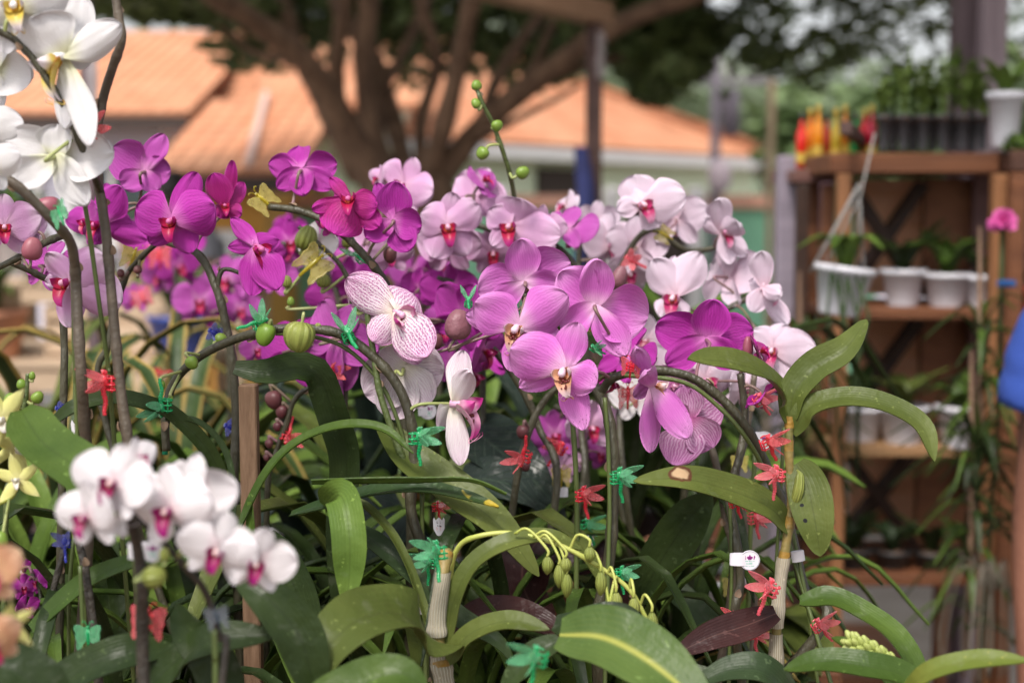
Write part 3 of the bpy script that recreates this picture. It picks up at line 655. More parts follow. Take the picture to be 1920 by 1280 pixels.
def leaf(b, pts, wid, prof='strap', nrm=(0, -.5, .85), fold=.18, th=.0011, n=22, m=7, wave=.0, twist=0, seed=0, cup=0):
    """one leaf: spine through world points, full width wid (m); nrm hints which way its upper face looks"""
    q = resample(crom(pts, 8), n); f = PROF[prof]; nv = Vector(nrm).normalized(); rows_t, rows_b = [], []
    for i in range(n):
        t = (q[min(i + 1, n - 1)] - q[max(i - 1, 0)]).normalized(); u = i / (n - 1)
        s_ = t.cross(nv)
        if s_.length < 1e-4: s_ = t.orthogonal()
        s_.normalize(); up = s_.cross(t).normalized()
        if up.dot(nv) < 0: up = -up
        if twist:
            a = twist * u; s_, up = s_ * math.cos(a) + up * math.sin(a), up * math.cos(a) - s_ * math.sin(a)
        W = wid / 2 * f(u) + .0006; rt, rb = [], []
        for j in range(m):
            v = -1 + 2 * j / (m - 1); wv = wave * wid * math.sin(u * 17 + v * 2 + seed) * v * v * min(1, u * 4)
            p = q[i] + s_ * (W * v * math.cos(fold * abs(v))) + up * (W * (abs(v) ** 1.25) * math.sin(fold) * 1.4 + wv - cup * W * v * v)
            rt.append(p + up * th * .5); rb.append(p - up * th * .5 * (1 + (2.2 if j == m // 2 else 0)))
        rows_t.append(rt); rows_b.append(rb)
    uv = [(i / (n - 1), j / (m - 1)) for i in range(n) for j in range(m)]
    b.grid(rows_t, uv); b.grid([r_[::-1] for r_ in rows_b], [(i / (n - 1), 1 - j / (m - 1)) for i in range(n) for j in range(m)])
    for j0 in (0, m - 1):
        rows = [[rows_t[i][j0], rows_b[i][j0]] for i in range(n)]; b.grid(rows, [(i / (n - 1), j0 / (m - 1)) for i in range(n) for _ in (0, 1)])
def rosette(parent, x, y, z, n, L, W, m, seed, prof='oval', up=.55, droop=.6, parts='leaf', n0=14, spread=1.0):
    rr = random.Random(seed); o = V(x, y, z)
    for k in range(n):
        a = k * 2.4 + rr.uniform(-.3, .3) if prof not in ('oval',) else (k * math.pi + rr.uniform(-.35, .35) + seed)
        l = L * rr.uniform(.75, 1.1); el = up * rr.uniform(.7, 1.25); d = V(math.cos(a), math.sin(a), 0) * spread
        p0 = o + d * .008; p1 = o + d * l * .30 + V(0, 0, l * .42 * el * 1.5); p2 = o + d * l * .68 + V(0, 0, l * (.55 * el * 1.5)); p3 = o + d * l * 1.0 + V(0, 0, l * (.6 * el * 1.5 - droop * rr.uniform(.5, 1.1)))
        b = MB(); leaf(b, [p0, p1, p2, p3], W * rr.uniform(.85, 1.1), prof, (0, 0, 1), .22, n=n0, m=5, wave=.015, seed=k); b.build(parts, m, parent)

def shelf_plant(x, y, D, wpx, hpx, label, m=potwhite_m, lm=leafD, tilt=0, seed=0, kind='leafy', name='potted_plant', cat='potted plant', group=None, lh=1.0):
    base = P(x, y + hpx / 2, D); r1 = px(wpx / 2, D); h = px(hpx, D)
    r = thing(name, label, cat, base, group); add_pot(r, 'pot', base.x, base.y, base.z, r1, h, m, tilt)
    rr = random.Random(seed); top = base + V(h * math.sin(tilt), 0, h * .9)
    if kind == 'leafy':
        for k in range(9):
            a = k * 2.4 + seed; l = r1 * rr.uniform(1.6, 3.2) * lh; d = V(math.cos(a), math.sin(a), 0); b = MB()
            leaf(b, [top, top + d * l * .35 + V(0, 0, l * .5), top + d * l * .8 + V(0, 0, l * rr.uniform(.35, .9))], r1 * .75, 'oval', (0, 0, 1), .2, n=9, m=5); b.build('leaf', lm, r)
    elif kind == 'fern':
        for k in range(26):
            a = k * 2.4 + seed; l = r1 * rr.uniform(2, 4.2) * lh; d = V(math.cos(a), math.sin(a), 0); b = MB(); e = rr.uniform(.3, 1.1)
            leaf(b, [top, top + d * l * .35 + V(0, 0, l * .5 * e), top + d * l * .9 + V(0, 0, l * (e - .5))], r1 * .3, 'blade', (0, 0, 1), .2, n=9, m=3); b.build('frond', lm, r)
    elif kind == 'sprig':
        b = MB(); 
        for k in range(6):
            d = V(rr.uniform(-1, 1), rr.uniform(-1, 1), 0) * r1 * .9; b.tube([top, top + d * .6 + V(0, 0, h * .5 * lh), top + d + V(0, 0, h * rr.uniform(.6, 1.1) * lh)], .0018, 5)
        b.build('stem', lm, r); b = MB(); leaf_quads(b, top + V(0, 0, h * .65 * lh), (r1 * 1.5, r1 * 1.4, h * .55 * lh), int(34 + 40 * rr.random()), .022, rr=rr); b.build('foliage', lm, r, False)
    return r
names = ['at the left of the middle shelf', 'at the centre of the middle shelf', 'partly hidden by the right upright of the middle shelf']
for i, (x, y, w_, h_) in enumerate(((1692, 543, 74, 78), (1775, 548, 82, 74), (1838, 556, 58, 84))):
    shelf_plant(x, y, 2.79 - i * .02, w_, h_, 'white pot with dark leaves ' + names[i], seed=i, lm=(leafD, leafA, leafD)[i], group='white pots on the shelves', lh=1.0)
names = ['at the left of the low pale shelf', 'second along the low pale shelf', 'at the right of the low pale shelf']
for i, (x, y, w_, h_) in enumerate(((1612, 798, 80, 80), (1692, 798, 88, 80), (1795, 798, 76, 80))):
    shelf_plant(x, y, 2.82 - i * .03, w_, h_, 'white pot with small plant ' + names[i], seed=i + 5, lm=(leafD, leafY, leafA)[i], group='white pots on the shelves', lh=.8)
for i, (x, y, w_) in enumerate(((1600, 1052, 60), (1672, 1054, 62), (1745, 1056, 62), (1815, 1058, 58))):
    shelf_plant(x, y, 2.82, w_, 52, ('black pot of dark foliage at the left of the bottom shelf', 'black pot of teal foliage second on the bottom shelf', 'black pot of dark foliage third on the bottom shelf', 'black pot of green foliage at the right of the bottom shelf')[i], potblack_m, (leafD, leafT, leafD, leafA)[i], seed=i + 11, group='black pots on the bottom shelf', lh=1.1)
for i, x in enumerate((1885, 1935, 1985)):
    shelf_plant(x, 560, 2.72, 46, 46, ('red clay pot of dark leaves beside the pink flower', 'red clay pot behind the person sleeve', 'red clay pot at the far right edge')[i], mat('red_pot', (.5, .06, .03), .5), leafD, seed=i + 31, group='red pots on the right shelving', lh=.8)
# white pot hung on wires
def hanging_pot():
    D = 2.45; c = P(1572, 590, D); r = thing('hanging_pot', 'tilted white pot hung from a wire hanger in front of the shelving', 'hanging pot', c)
    r1 = px(52, D); h = px(92, D); add_pot(r, 'pot', c.x, c.y, c.z, r1, h, potwhite_m, .13)
    top = c + V(h * .13, 0, h); hook = P(1640, 250, D)
    for k, (dx, dy) in enumerate(((-.9, 0), (.5, -.8), (.6, .8))):
        b = MB(); b.tube([top + V(dx * r1, dy * r1, -.02 + (-.01 if k else .01)), P(1612, 372, D), hook], .0018, 6); b.build('hanger_wire', wire_m, r)
    b = MB(); b.tube([P(1520, 510, D) , P(1560, 440, D - .02), P(1590, 385, D), P(1612, 345, D)], 0.0035, 6); b.build('hanger_strap', mat('grey_strap', (.2, .19, .18), .5), r)
    b = MB(); b.beam(hook + V(-.05, 0, .01), hook + V(.2, .85, .01), .02, .02); b.build('bracket', beam_m, r, False)
    for k in range(6):
        a = k * 1.1 + 2; b = MB(); l = .085; d = V(math.cos(a), math.sin(a), 0)
        leaf(b, [top - V(0, 0, .01), top + d * l * .4 + V(0, 0, .05), top + d * l + V(0, 0, .03)], .03, 'lance', (0, 0, 1), n=9, m=5); b.build('leaf', (leafA, leafB)[k % 2], r)
    for k in range(7):
        b = MB(); x0 = top + V(rnd.uniform(-.9, .6) * r1, -r1 * .9, -.01); b.tube([x0, x0 + V(rnd.uniform(-.02, .02), -.03, -.07), x0 + V(rnd.uniform(-.03, .03), -.03, -.16 - .04 * k)], .0028, 5); b.build('trailing_stem', leafT, r)
hanging_pot()
def air_fern(x, y, D, label, seed, hang=True):
    rr = random.Random(seed); c = P(x, y, D); r = thing('staghorn_fern', label, 'fern', c)
    for k in range(54):
        a = rr.uniform(0, 6.28); l = rr.uniform(.06, .15); d = V(math.cos(a), math.sin(a) * .7, 0); e = rr.uniform(-.3, .9); z0 = rr.uniform(-.17, .17); b = MB(); o = c + V(0, 0, z0)
        leaf(b, [o, o + d * l * .4 + V(0, 0, l * e * .6), o + d * l * .95 + V(0, 0, l * (e - .55))], rr.uniform(.006, .012), 'blade', (0, 0, 1), .2, n=10, m=3); b.build('frond', (leafA, leafD, leafD)[k % 3], r)
    b = MB(); b.tube([c + V(0, .03, .3), c, c + V(0, .02, -.25)], [.003, .006, .003], 7); b.build('stem', bark_m, r); return r
air_fern(1838, 760, 2.4, 'spiky hanging fern in front of the right upright of the shelving', 1)
air_fern(1822, 1000, 2.35, 'lower spiky fern hanging before the bottom shelf', 2)
air_fern(1500, 800, 2.75, 'trailing green plant left of the lower white pots', 5)
def rootball():
    c = P(1862, 1215, 2.3); r = thing('air_roots', 'tangle of pale aerial roots hanging low beside the person', 'roots', c); rr = random.Random(9)
    for k in range(22):
        a = c + V(rr.uniform(-.02, .02), rr.uniform(-.02, .02), .1); b = MB(); d = V(rr.gauss(0, .02), rr.gauss(0, .02), -.02); b.tube(crom([a, a + d + V(0, 0, .06), a + d * 1.6 + V(0, 0, -.05), a + d * 1.3 + V(0, 0, -.12)], 4), .001, 5); b.build('root', mat('root', (.15, .13, .10), .8), r)
rootball()

seedling_m = leaf_mat('leaf_seedling', (.16, .24, .05), (.26, .35, .09), rough=.5, transl=.3)
# ------------------------------------------------------------------ on top of the shelving
gold = mat('gold_cap', (.5, .33, .05), .4)
def bottle(x, y, D, wpx, hpx, col, label, capc):
    r = thing('bottle', label, 'bottle', P(x, y + hpx, D), 'coloured bottles on the narrow shelving'); h = px(hpx, D); w_ = px(wpx / 2, D)
    b = MB(); b.lathe([(0, 0), (w_, 0), (w_, h * .6), (w_ * .4, h * .75), (w_ * .34, h * .86), (0, h * .86)], n=12); b.build('glass_body', plastic('bottle_' + label.split()[0], col, 1, .15), r, local=True)
    b = MB(); b.lathe([(0, h * .86), (w_ * .42, h * .861), (w_ * .4, h), (0, h)], n=10); b.build('cap', capc, r, local=True)
    b = MB(); b.lathe([(w_ * 1.03, h * .1), (w_ * 1.03, h * .28)], n=12); b.build('paper_label', gold, r, local=True)
for i, (x, col, cn) in enumerate(((1502, (.75, .02, .01), 'scarlet'), (1518, (.85, .22, .01), 'orange'), (1533, (.85, .30, .01), 'amber'), (1549, (.45, .03, .02), 'maroon'), (1566, (.5, .35, .03), 'olive'), (1583, (.6, .2, .02), 'brown'), (1602, (.01, .25, .06), 'green'), (1620, (.7, .01, .03), 'red'), (1633, (.45, .0, .03), 'crimson'))):
    bottle(x, 212 - (i % 3) * 7, 2.93 + (i % 2) * .04, 20, 104, col, cn + ' glass bottle in the row above the narrow shelving', gold if i % 3 else potblack_m)
for i in range(11):
    x = 1656 + i * 18.5; r = shelf_plant(x, 249 + (i % 2) * 2, 2.83 + .06 * (i % 2), 20, 66, ('grey nursery pot of seedlings standing in the row on the top board', )[0], potgrey_m, (seedling_m, leafB)[i % 2], seed=50 + i, kind='sprig', name='nursery_pot', cat='nursery pot', group='grey nursery pots on the top board', lh=1.0 + (i * 7 % 5) * .2)
r = shelf_plant(1883, 225, 2.7, 62, 102, 'tall white pot with glossy leaves at the right end of the top board', potwhite_m, leafB, seed=71, lh=1.3)
shelf_plant(1905, 300, 2.66, 40, 30, 'small seedling tray half hidden beside the tall white pot', potblack_m, leafB, seed=72, kind='sprig', name='seedling_tray', cat='tray')
# pink flower on a stem at the right unit
def pink_bloom():
    c = P(1880, 418, 2.35); r = thing('pink_flower', 'pink pompom flower on a tall stem before the right shelving', 'flower', c); rr = random.Random(4)
    b = MB()
    for k in range(60):
        a = rr.uniform(0, 6.28); e = rr.uniform(-.6, 1.3); d = V(math.cos(a) * math.cos(e), math.sin(a) * math.cos(e), math.sin(e)); b2 = [c, c + d * .015, c + d * .025]
        leaf(b, b2, .015, 'oval', (0, -1, .3), n=6, m=3, th=.0005)
    b.build('petals', mat('pompom_pink', (.72, .12, .42), .6, transl=.2), r)
    b = MB(); b.tube([c, c + V(.02, .05, -.3), c + V(.03, .12, -.75), V((c.x + .05), c.y + .3, .0)], .004, 6); b.build('stem', leafD, r)
    b = MB(); p = c + V(.01, 0, -.1); b.box(p, (.03, .01, .012), bev=.004); b.build('clip', plastic('navy_clip', (.02, .08, .25), 1, .1), r)
pink_bloom()

# ------------------------------------------------------------------ person
def skin_mesh(name, verts, edges, radii, m, parent, root=0, sub=2):
    o = wloc(parent); me = bpy.data.meshes.new(name); me.from_pydata([tuple(Vector(v) - o) for v in verts], edges, []); ob = link_mesh(name, me, parent)
    md = ob.modifiers.new('skin', 'SKIN'); md.use_smooth_shade = True
    sv = me.skin_vertices[0].data
    for i, r_ in enumerate(radii): sv[i].radius = (r_, r_) if not hasattr(r_, '__len__') else r_
    sv[root].use_root = True; s2 = ob.modifiers.new('subdiv', 'SUBSURF'); s2.levels = sub; s2.render_levels = sub; me.materials.append(m); return ob
skin_m = mat('skin', (.20, .085, .055), .5, (.26, .115, .075), 6, .15, 90)
def person(cx, cy, label, shirt, hair, face=0, H=1.70, arm_out=0):
    r = thing('person', label, 'person', (cx, cy, 0)); Rz = Matrix.Rotation(face, 3, 'Z'); k = H / 1.75
    def T(x, y, z): return Vector((cx, cy, 0)) + Rz @ Vector((x * k, y * k, z * k))
    # faces -Y before turning
    vs = [(0, 0, .95), (0, 0, 1.12), (0, -.01, 1.32), (0, 0, 1.45), (0, -.005, 1.53), (0, -.015, 1.60)]; rd = [(.15, .11), (.135, .1), (.165, .115), (.10, .08), .055, .06]; ed = [(i, i + 1) for i in range(5)]
    def chain(start, pts):
        a = start
        for p, q in pts: vs.append(p); rd.append(q); ed.append((a, len(vs) - 1)); a = len(vs) - 1
        return a
    for s_ in (-1, 1):
        a = chain(3, [((s_ * .17, 0, 1.43), .062), ((s_ * .225, .015, 1.30), .050), ((s_ * .245, .02, 1.12), .042), ((s_ * .25, 0, 1.02), .038), ((s_ * .255, -.04, .90), .030), ((s_ * .26, -.06, .80), .024), ((s_ * .262, -.07, .76), (.018, .034))])
        for j, (dx, l) in enumerate(((-.5, .085), (-.17, .098), (.17, .092), (.5, .072))):
            chain(a, [((s_ * .262, -.07 + dx * .065, .715), .0105), ((s_ * .262, -.08 + dx * .07, .715 - l * .55), .0095), ((s_ * .255, -.09 + dx * .07, .715 - l), .0075)])
        chain(a - 1, [((s_ * .255, -.11, .765), .012), ((s_ * .25, -.125, .73), .0095), ((s_ * .245, -.13, .70), .008)])
        chain(0, [((s_ * .095, 0, .88), .095), ((s_ * .105, -.005, .50), .060), ((s_ * .105, .02, .32), .055), ((s_ * .105, .03, .09), .036), ((s_ * .11, -.02, .045), .038), ((s_ * .12, -.14, .03), .032)])
    skin_mesh('body', [T(*v) for v in vs], ed, [tuple(q * k for q in x) if hasattr(x, '__len__') else x * k for x in rd], skin_m, r)
    body = r.children[0]
    M = (Matrix.Translation(T(0, -.02, 1.645)) @ Rz.to_4x4()); M3 = Rz
    b = MB(); b.ball(T(0, -.02, 1.645), (.078 * k, .095 * k, .118 * k), M3, 20, 16)
    b.ball(T(0, -.118, 1.632), (.014 * k, .02 * k, .024 * k), M3); [b.ball(T(s_ * .08, 0, 1.64), (.01 * k, .02 * k, .032 * k), M3) for s_ in (-1, 1)]
    b.ball(T(0, -.09, 1.565), (.035 * k, .03 * k, .022 * k), M3); b.build('head', skin_m, r)
    b = MB(); [b.ball(T(s_ * .032, -.102, 1.655), (.013 * k, .008 * k, .007 * k), M3) for s_ in (-1, 1)]; b.build('eyes', white_m, r)
    b = MB(); b.ball(T(0, -.108, 1.592), (.024 * k, .007 * k, .006 * k), M3); b.build('mouth', mat('lips', (.4, .12, .1), .5), r)
    b = MB(); b.ball(T(0, .012, 1.672), (.087 * k, .1 * k, .112 * k), M3, 18, 12); b.build('hair', hair, r)
    sv = [(0, 0, .93), (0, 0, 1.12), (0, -.01, 1.32), (0, 0, 1.445)]; sr = [(.17, .125), (.155, .12), (.182, .13), (.10, .085)]; se = [(0, 1), (1, 2), (2, 3)]
    skin_mesh('shirt', [T(*v) for v in sv], se, [tuple(q * k for q in x) if hasattr(x, '__len__') else x * k for x in sr], shirt, r)
    for s_ in (-1, 1):                    # straight short sleeves with an open hem
        q = crom([T(s_ * .10, 0, 1.445), T(s_ * .165, 0, 1.43), T(s_ * .215, .01, 1.36), T(s_ * .228, .015, 1.31), T(s_ * .235, .02, 1.262)], 4); b = MB(); n_ = len(q)
        rad = [k * (.070 + .006 * min(1, i / 8) + .0015 * math.sin(i * 1.9)) for i in range(n_)]; b.tube(q + [q[-1] + V(0, 0, .001), q[-3]], rad + [rad[-1] * .96, rad[-3] * .94], 20, False); b.build('sleeve', shirt, r)
    tv = [(0, 0, 1.0), (0, 0, .9)]; tr = [(.165, .125), (.16, .125)]; te = [(0, 1)]
    for s_ in (-1, 1):
        n0 = len(tv); tv += [(s_ * .1, 0, .82), (s_ * .11, -.005, .5), (s_ * .108, .02, .14)]; tr += [.105, .08, .07]; te += [(1, n0), (n0, n0 + 1), (n0 + 1, n0 + 2)]
    skin_mesh('trousers', [T(*v) for v in tv], te, [tuple(q * k for q in x) if hasattr(x, '__len__') else x * k for x in tr], mat('dark_trousers', (.015, .017, .025), .9), r)
    return r
hair_m = mat('dark_hair', (.015, .011, .01), .6)
person(1.03, 2.02, 'person in a blue T-shirt at the right edge with a bare arm hanging down', mat('blue_shirt', (.03, .075, .36), .85, (.035, .09, .42), 9, .8, 9), hair_m, R(-8), 1.80)
p = P(348, 330, 8.6)
person(p.x, 8.4, 'person with dark hair standing far behind the magenta orchids', mat('grey_shirt', (.22, .22, .25), .9), hair_m, R(160), 1.76)

# ------------------------------------------------------------------ display stands
def bench(name, label, x0, x1, y0, y1, z, m, slat=.09, legs=True):
    r = thing(name, label, 'bench', ((x0 + x1) / 2, (y0 + y1) / 2, 0)); n = int((y1 - y0) / slat)
    b = MB()
    for i in range(n): b.box(((x0 + x1) / 2, y0 + (i + .5) * (y1 - y0) / n, z - .012), (x1 - x0, (y1 - y0) / n - .012, .024), bev=.002)
    b.build('slatted_top', m, r, False)
    b = MB(); b.box(((x0 + x1) / 2, y0 + .03, z - .06), (x1 - x0 - .02, .03, .07)); b.box(((x0 + x1) / 2, y1 - .03, z - .06), (x1 - x0 - .02, .03, .07)); b.build('apron', m, r, False)
    for x in (x0 + .05, (x0 + x1) / 2, x1 - .05):
        for y in (y0 + .06, y1 - .06): b = MB(); b.box((x, y, (z - .097) / 2), (.06, .06, z - .097)); b.build('leg', m, r, False)
    return r
ZB1, ZB2 = .93, 1.03
bench('display_bench', 'slatted timber bench under the front orchids', -1.5, .44, .5, 1.66, ZB1, crateD_m)
bench('display_bench', 'raised slatted timber bench behind the front orchids', -1.7, .40, 1.68, 2.75, ZB2, crateD_m)
bench('display_bench', 'pale timber bench standing far back on the left', -2.9, -.95, 4.3, 5.0, 1.12, pallet_m)
bench('display_bench', 'pale timber bench in the second row far back on the left', -3.2, -1.05, 5.6, 6.3, 1.30, pallet_m)
bench('low_bench', 'low timber bench in the aisle beyond the shelving', .2, 1.05, 3.5, 4.0, .40, crateD_m)
# ================================================================== ORCHID FLOWERS
pm = {}
pm['mott'] = petal_mat('petal_mottled_mauve', (.80, .50, .70), (.62, .155, .55), (.70, .30, .64), (.44, .055, .36), .42, 15, .34, 1, (.16, .006, .10))
pm['mag'] = petal_mat('petal_magenta', (.66, .20, .54), (.46, .024, .37), (.48, .035, .40), (.28, .003, .20), .5, 14, .36)
pm['magL'] = petal_mat('petal_light_magenta', (.66, .28, .54), (.52, .085, .45), (.54, .12, .48), (.34, .02, .28), .45, 14, .36)
pm['magD'] = petal_mat('petal_crimson', (.30, .006, .12), (.40, .005, .19), (.48, .015, .32), (.2, .0, .08), .45, 13, .36)
pm['pale'] = petal_mat('petal_pale_pink', (.74, .46, .64), (.66, .37, .60), (.72, .50, .68), (.52, .20, .44), .26, 18, .26)
pm['palespot'] = petal_mat('petal_pale_pink_flecked', (.70, .44, .62), (.62, .33, .58), (.72, .55, .70), (.50, .2, .44), .2, 16, .26, 0, margin=(.42, .06, .26), margin_at=.985)
pm['blush'] = petal_mat('petal_blush', (.78, .56, .66), (.72, .58, .69), (.75, .64, .74), (.62, .38, .54), .22, 16, .25)
pm['white'] = petal_mat('petal_white', (.74, .74, .50), (.77, .75, .76), (.78, .76, .79), (.70, .68, .64), .14, 14, .25)
pm['white2'] = petal_mat('petal_white_pinkish', (.80, .66, .70), (.82, .78, .80), (.82, .78, .81), (.66, .58, .62), .12, 14, .25)
pm['stripe'] = petal_mat('petal_striped', (.80, .70, .60), (.78, .66, .74), (.74, .50, .68), (.34, .01, .22), 1.0, 13, .55, margin=(.60, .28, .50), margin_at=.93, broken=1)
pm['stripeB'] = petal_mat('petal_striped_reverse', (.80, .76, .62), (.80, .74, .76), (.76, .64, .72), (.50, .22, .40), .5, 15, .32)
pm['stripeP'] = petal_mat('petal_pink_striped', (.60, .18, .42), (.64, .38, .58), (.58, .26, .52), (.36, .03, .24), .85, 14, .42)
pm['yell'] = petal_mat('petal_yellow_green', (.70, .66, .30), (.72, .70, .26), (.74, .72, .34), (.60, .56, .18), .2, 10, .3)
pm['orng'] = petal_mat('petal_orange_spotted', (.45, .05, .2), (.72, .46, .24), (.76, .60, .38), (.48, .06, .08), .85, 15, .5, broken=1)
def lip_mat(name, throat, mid, tip, dots=(.25, .01, .02)):
    t = NT(name); uv = t.coord('UV'); o = t.coord('Object'); u, v, _ = t.sep(uv)
    c = t.mix(t.step(u, .1, .4), throat, mid); c = t.mix(t.step(u, .5, .85), c, tip)
    w_ = t.math('MULTIPLY', t.math('PINGPONG', t.math('MULTIPLY', v, 9), .5), 2)
    k = t.math('MULTIPLY', t.math('SUBTRACT', 1, t.step(w_, .1, .5)), t.math('SUBTRACT', 1, t.step(u, .2, .5)))
    c = t.mix(t.math('MULTIPLY', k, .8), c, dots); return t.finish(c, .4, .45, .2)
lm_ = {
    'mott': lip_mat('lip_cream_orange', (.45, .10, .02), (.66, .34, .20), (.74, .56, .60), (.16, .01, .01)),
    'mag': lip_mat('lip_crimson', (.55, .14, .03), (.42, .01, .07), (.40, .008, .15)),
    'pale': lip_mat('lip_red_orange', (.60, .20, .03), (.42, .012, .06), (.46, .03, .22)),
    'blush': lip_mat('lip_rose', (.60, .22, .04), (.46, .03, .14), (.66, .30, .46)),
    'white': lip_mat('lip_yellow_white', (.65, .40, .02), (.72, .56, .10), (.74, .66, .70), (.4, .06, .05)),
    'white2': lip_mat('lip_magenta', (.50, .16, .10), (.27, .004, .09), (.30, .006, .16)),
    'stripe': lip_mat('lip_striped', (.76, .60, .62), (.70, .34, .50), (.48, .03, .24), (.4, .01, .15)),
    'yell': lip_mat('lip_pale_cream', (.70, .62, .40), (.76, .72, .62), (.78, .74, .72), (.6, .5, .2)),
}
col_m = {k: mat('column_' + k, c, .4, transl=.15) for k, c in dict(mott=(.74, .55, .68), mag=(.62, .14, .36), pale=(.72, .36, .5), blush=(.75, .5, .6), white=(.78, .76, .78), white2=(.76, .55, .55), stripe=(.74, .42, .60), yell=(.78, .76, .66)).items()}
LIPK = dict(mott='mott', mag='mag', magL='mag', magD='mag', pale='pale', palespot='pale', blush='blush', white='white', white2='white2', stripe='stripe', stripeB='stripe', stripeP='stripe', yell='yell', orng='mag')
def petal(b, ang, L, W, z0, kind, lift, curl, cup, seed, nu=15, nv=11, pleat=.0, skew=0, th=.004, frame=None):
    d = V(math.sin(R(ang)), math.cos(R(ang)), 0); s_ = V(math.cos(R(ang)), -math.sin(R(ang)), 0)
    if frame: org, d, s_, nn, scl = frame
    rr = random.Random(seed); ph = [rr.uniform(0, 6.28) for _ in range(4)]
    rows, rb, uvs = [], [], []
    for i in range(nu):
        t = i / (nu - 1); u = (1 - math.cos(math.pi * t)) / 2
        if kind == 'petal': w_ = max(0, 1 - abs(2 * min(1, u * .99 + .01) - 1) ** 2.5) ** .5 * (.42 + .58 * min(1, u * 2.2))
        elif kind == 'sepal': w_ = max(0, 1 - abs(2 * min(1, u * .98 + .02) - 1) ** 2.3) ** .52 * (.6 + .4 * min(1, u * 1.8))
        else: w_ = max(0, math.sin(math.pi * min(1, (u * .97 + .03)) ** .75)) ** 1.0
        a, c = [], []
        for j in range(nv):
            v = -1 + 2 * j / (nv - 1); v = math.sin(v * math.pi / 2) * .35 + v * .65
            ed = max(u ** 3, abs(v) ** 3) * min(1, u * 3)
            z = z0 + lift * u * L + curl * u * u * L - cup * (v * w_) ** 2 * W + .015 * ed * (math.sin(6 * u + 5 * v + ph[0]) + math.sin(11 * v + 3 * u + ph[1]))
            z += .006 * math.sin(9 * u + 3 * v + ph[3]) * (u ** 2) - .012 * math.exp(-(v * w_ * 7) ** 2) * (1 - u * .5) + pleat * math.cos(v * 9) * (1 - u)
            x = L * (u + skew * v * w_ * (1 - u) * .25); y = W / 2 * w_ * v * (1 + .03 * math.sin(7 * u + ph[2]))
            x *= 1 - .10 * (v * w_) ** 2 * (1 if kind == 'petal' else .3)
            if frame: p = org + (d * x + s_ * y + nn * z) * scl; a.append(p); c.append(p - nn * (th * scl))
            else: p = d * x + s_ * y; p.z = z; a.append(p); c.append(p - V(0, 0, th))
            uvs.append((u, v * .5 + .5))
        rows.append(a); rb.append(c)
    b.grid(rows, uvs); n = nv; b.grid([r_[::-1] for r_ in rb], [uvs[i * n + j] for i in range(nu) for j in range(n - 1, -1, -1)])
def flower_mesh(kind, var, m):
    rr = random.Random(hash((kind == 'x', var)) & 255 if 0 else var * 17 + len(kind)); b = MB()
    J = lambda q: rr.uniform(-q, q)
    if kind == 'yell':
        for i, a in enumerate((0, 62, -62, 138, -138)): petal(b, a + J(7), .50, .21, 0, 'lance', .15 + J(.1), J(.2), .3, var * 7 + i, 12, 7)
    else:
        lat = 142 if kind != 'white' else 152
        petal(b, J(5), .47, .31 if kind != 'mott' else .36, -.03, 'sepal', -.02 + J(.06), .05 + J(.12), .25 + J(.2), var * 7, skew=J(.5))
        for s_ in (1, -1): petal(b, s_ * (lat + J(6)), .46, .28 if kind != 'mott' else .32, -.032 - .004 * (s_ > 0), 'sepal', -.03 + J(.08), .02 + J(.12), .3 + J(.25), var * 7 + 2 + s_)
        cupv = (.02, .16, -.10, .08, -.22, .28, .0)[var % 7]
        for s_ in (1, -1): petal(b, s_ * (76 + J(7)), .525, .565, .012 + .004 * (s_ > 0), 'petal', .06 + J(.08), cupv * .6 + J(.1), .12 + J(.18), var * 7 + 5 + s_, 17, 13, skew=-s_ * .6)
    return b.mesh('flower', m)
def lip_mesh(kind, var):
    b = MB(); m = lm_[LIPK[kind]]; o = V(0, -.015, .02); k = dict(yell=.8, white2=1.3, mott=1.08, stripe=1.5, stripeB=1.15, pale=1.2, blush=1.25).get(kind, 1.15)
    for s_ in (1, -1):                   # side lobes stand up either side of the column
        leaf(b, [o, o + V(s_ * .045, -.01, .045) * k, o + V(s_ * .085, .012, .10) * k, o + V(s_ * .07, .045, .15) * k], .105 * k, 'oval', V(-s_ * 1, .3, .4), .35, .004, 9, 7)
    leaf(b, [o, o + V(0, -.06, .06) * k, o + V(0, -.12, .10) * k, o + V(0, -.175, .10) * k, o + V(0, -.20, .085) * k], .17 * k, 'lance' if kind in ('mott', 'stripe', 'white') else 'heart', V(0, .55, 1), .45, .004, 12, 7)
    b.ball(o + V(0, -.03, .06), (.028, .022, .022))
    if kind in ('mott', 'stripe', 'stripeB', 'white'):
        for s_ in (1, -1): b.tube(crom([o + V(s_ * .01, -.195, .085) * k, o + V(s_ * .04, -.215, .10) * k, o + V(s_ * .05, -.18, .15) * k, o + V(s_ * .02, -.155, .16) * k], 4), [.006, .005, .005, .004, .004, .003, .003, .003, .003, .002, .002, .002, .002], 5)
    return b.mesh('lip', m)
def column_mesh(kind):
    b = MB(); b.tube([V(0, 0, -.02), V(0, .002, .03), V(0, .004, .07), V(0, 0, .105)], [.028, .026, .032, .030], 10); b.ball((0, -.006, .115), (.036, .034, .032)); return b.mesh('column', col_m[LIPK[kind]])
FM, LM_, CM_ = {}, {}, {}
BASEF = Matrix(((1, 0, 0), (0, 0, -1), (0, 1, 0)))
def face(yaw, pitch, roll):
    # columns: local X,Y,Z in world; local Z is where the flower looks, local Y its top
    return Matrix.Rotation(R(yaw), 3, 'Z') @ Matrix.Rotation(R(-pitch), 3, 'X') @ BASEF @ Matrix.Rotation(R(roll), 3, 'Z')
pedmag = mat('pedicel_purple', (.22, .10, .13), .45, (.15, .13, .07), 25); pedgrn = mat('pedicel_green', (.24, .30, .09), .45, (.34, .36, .15), 20)
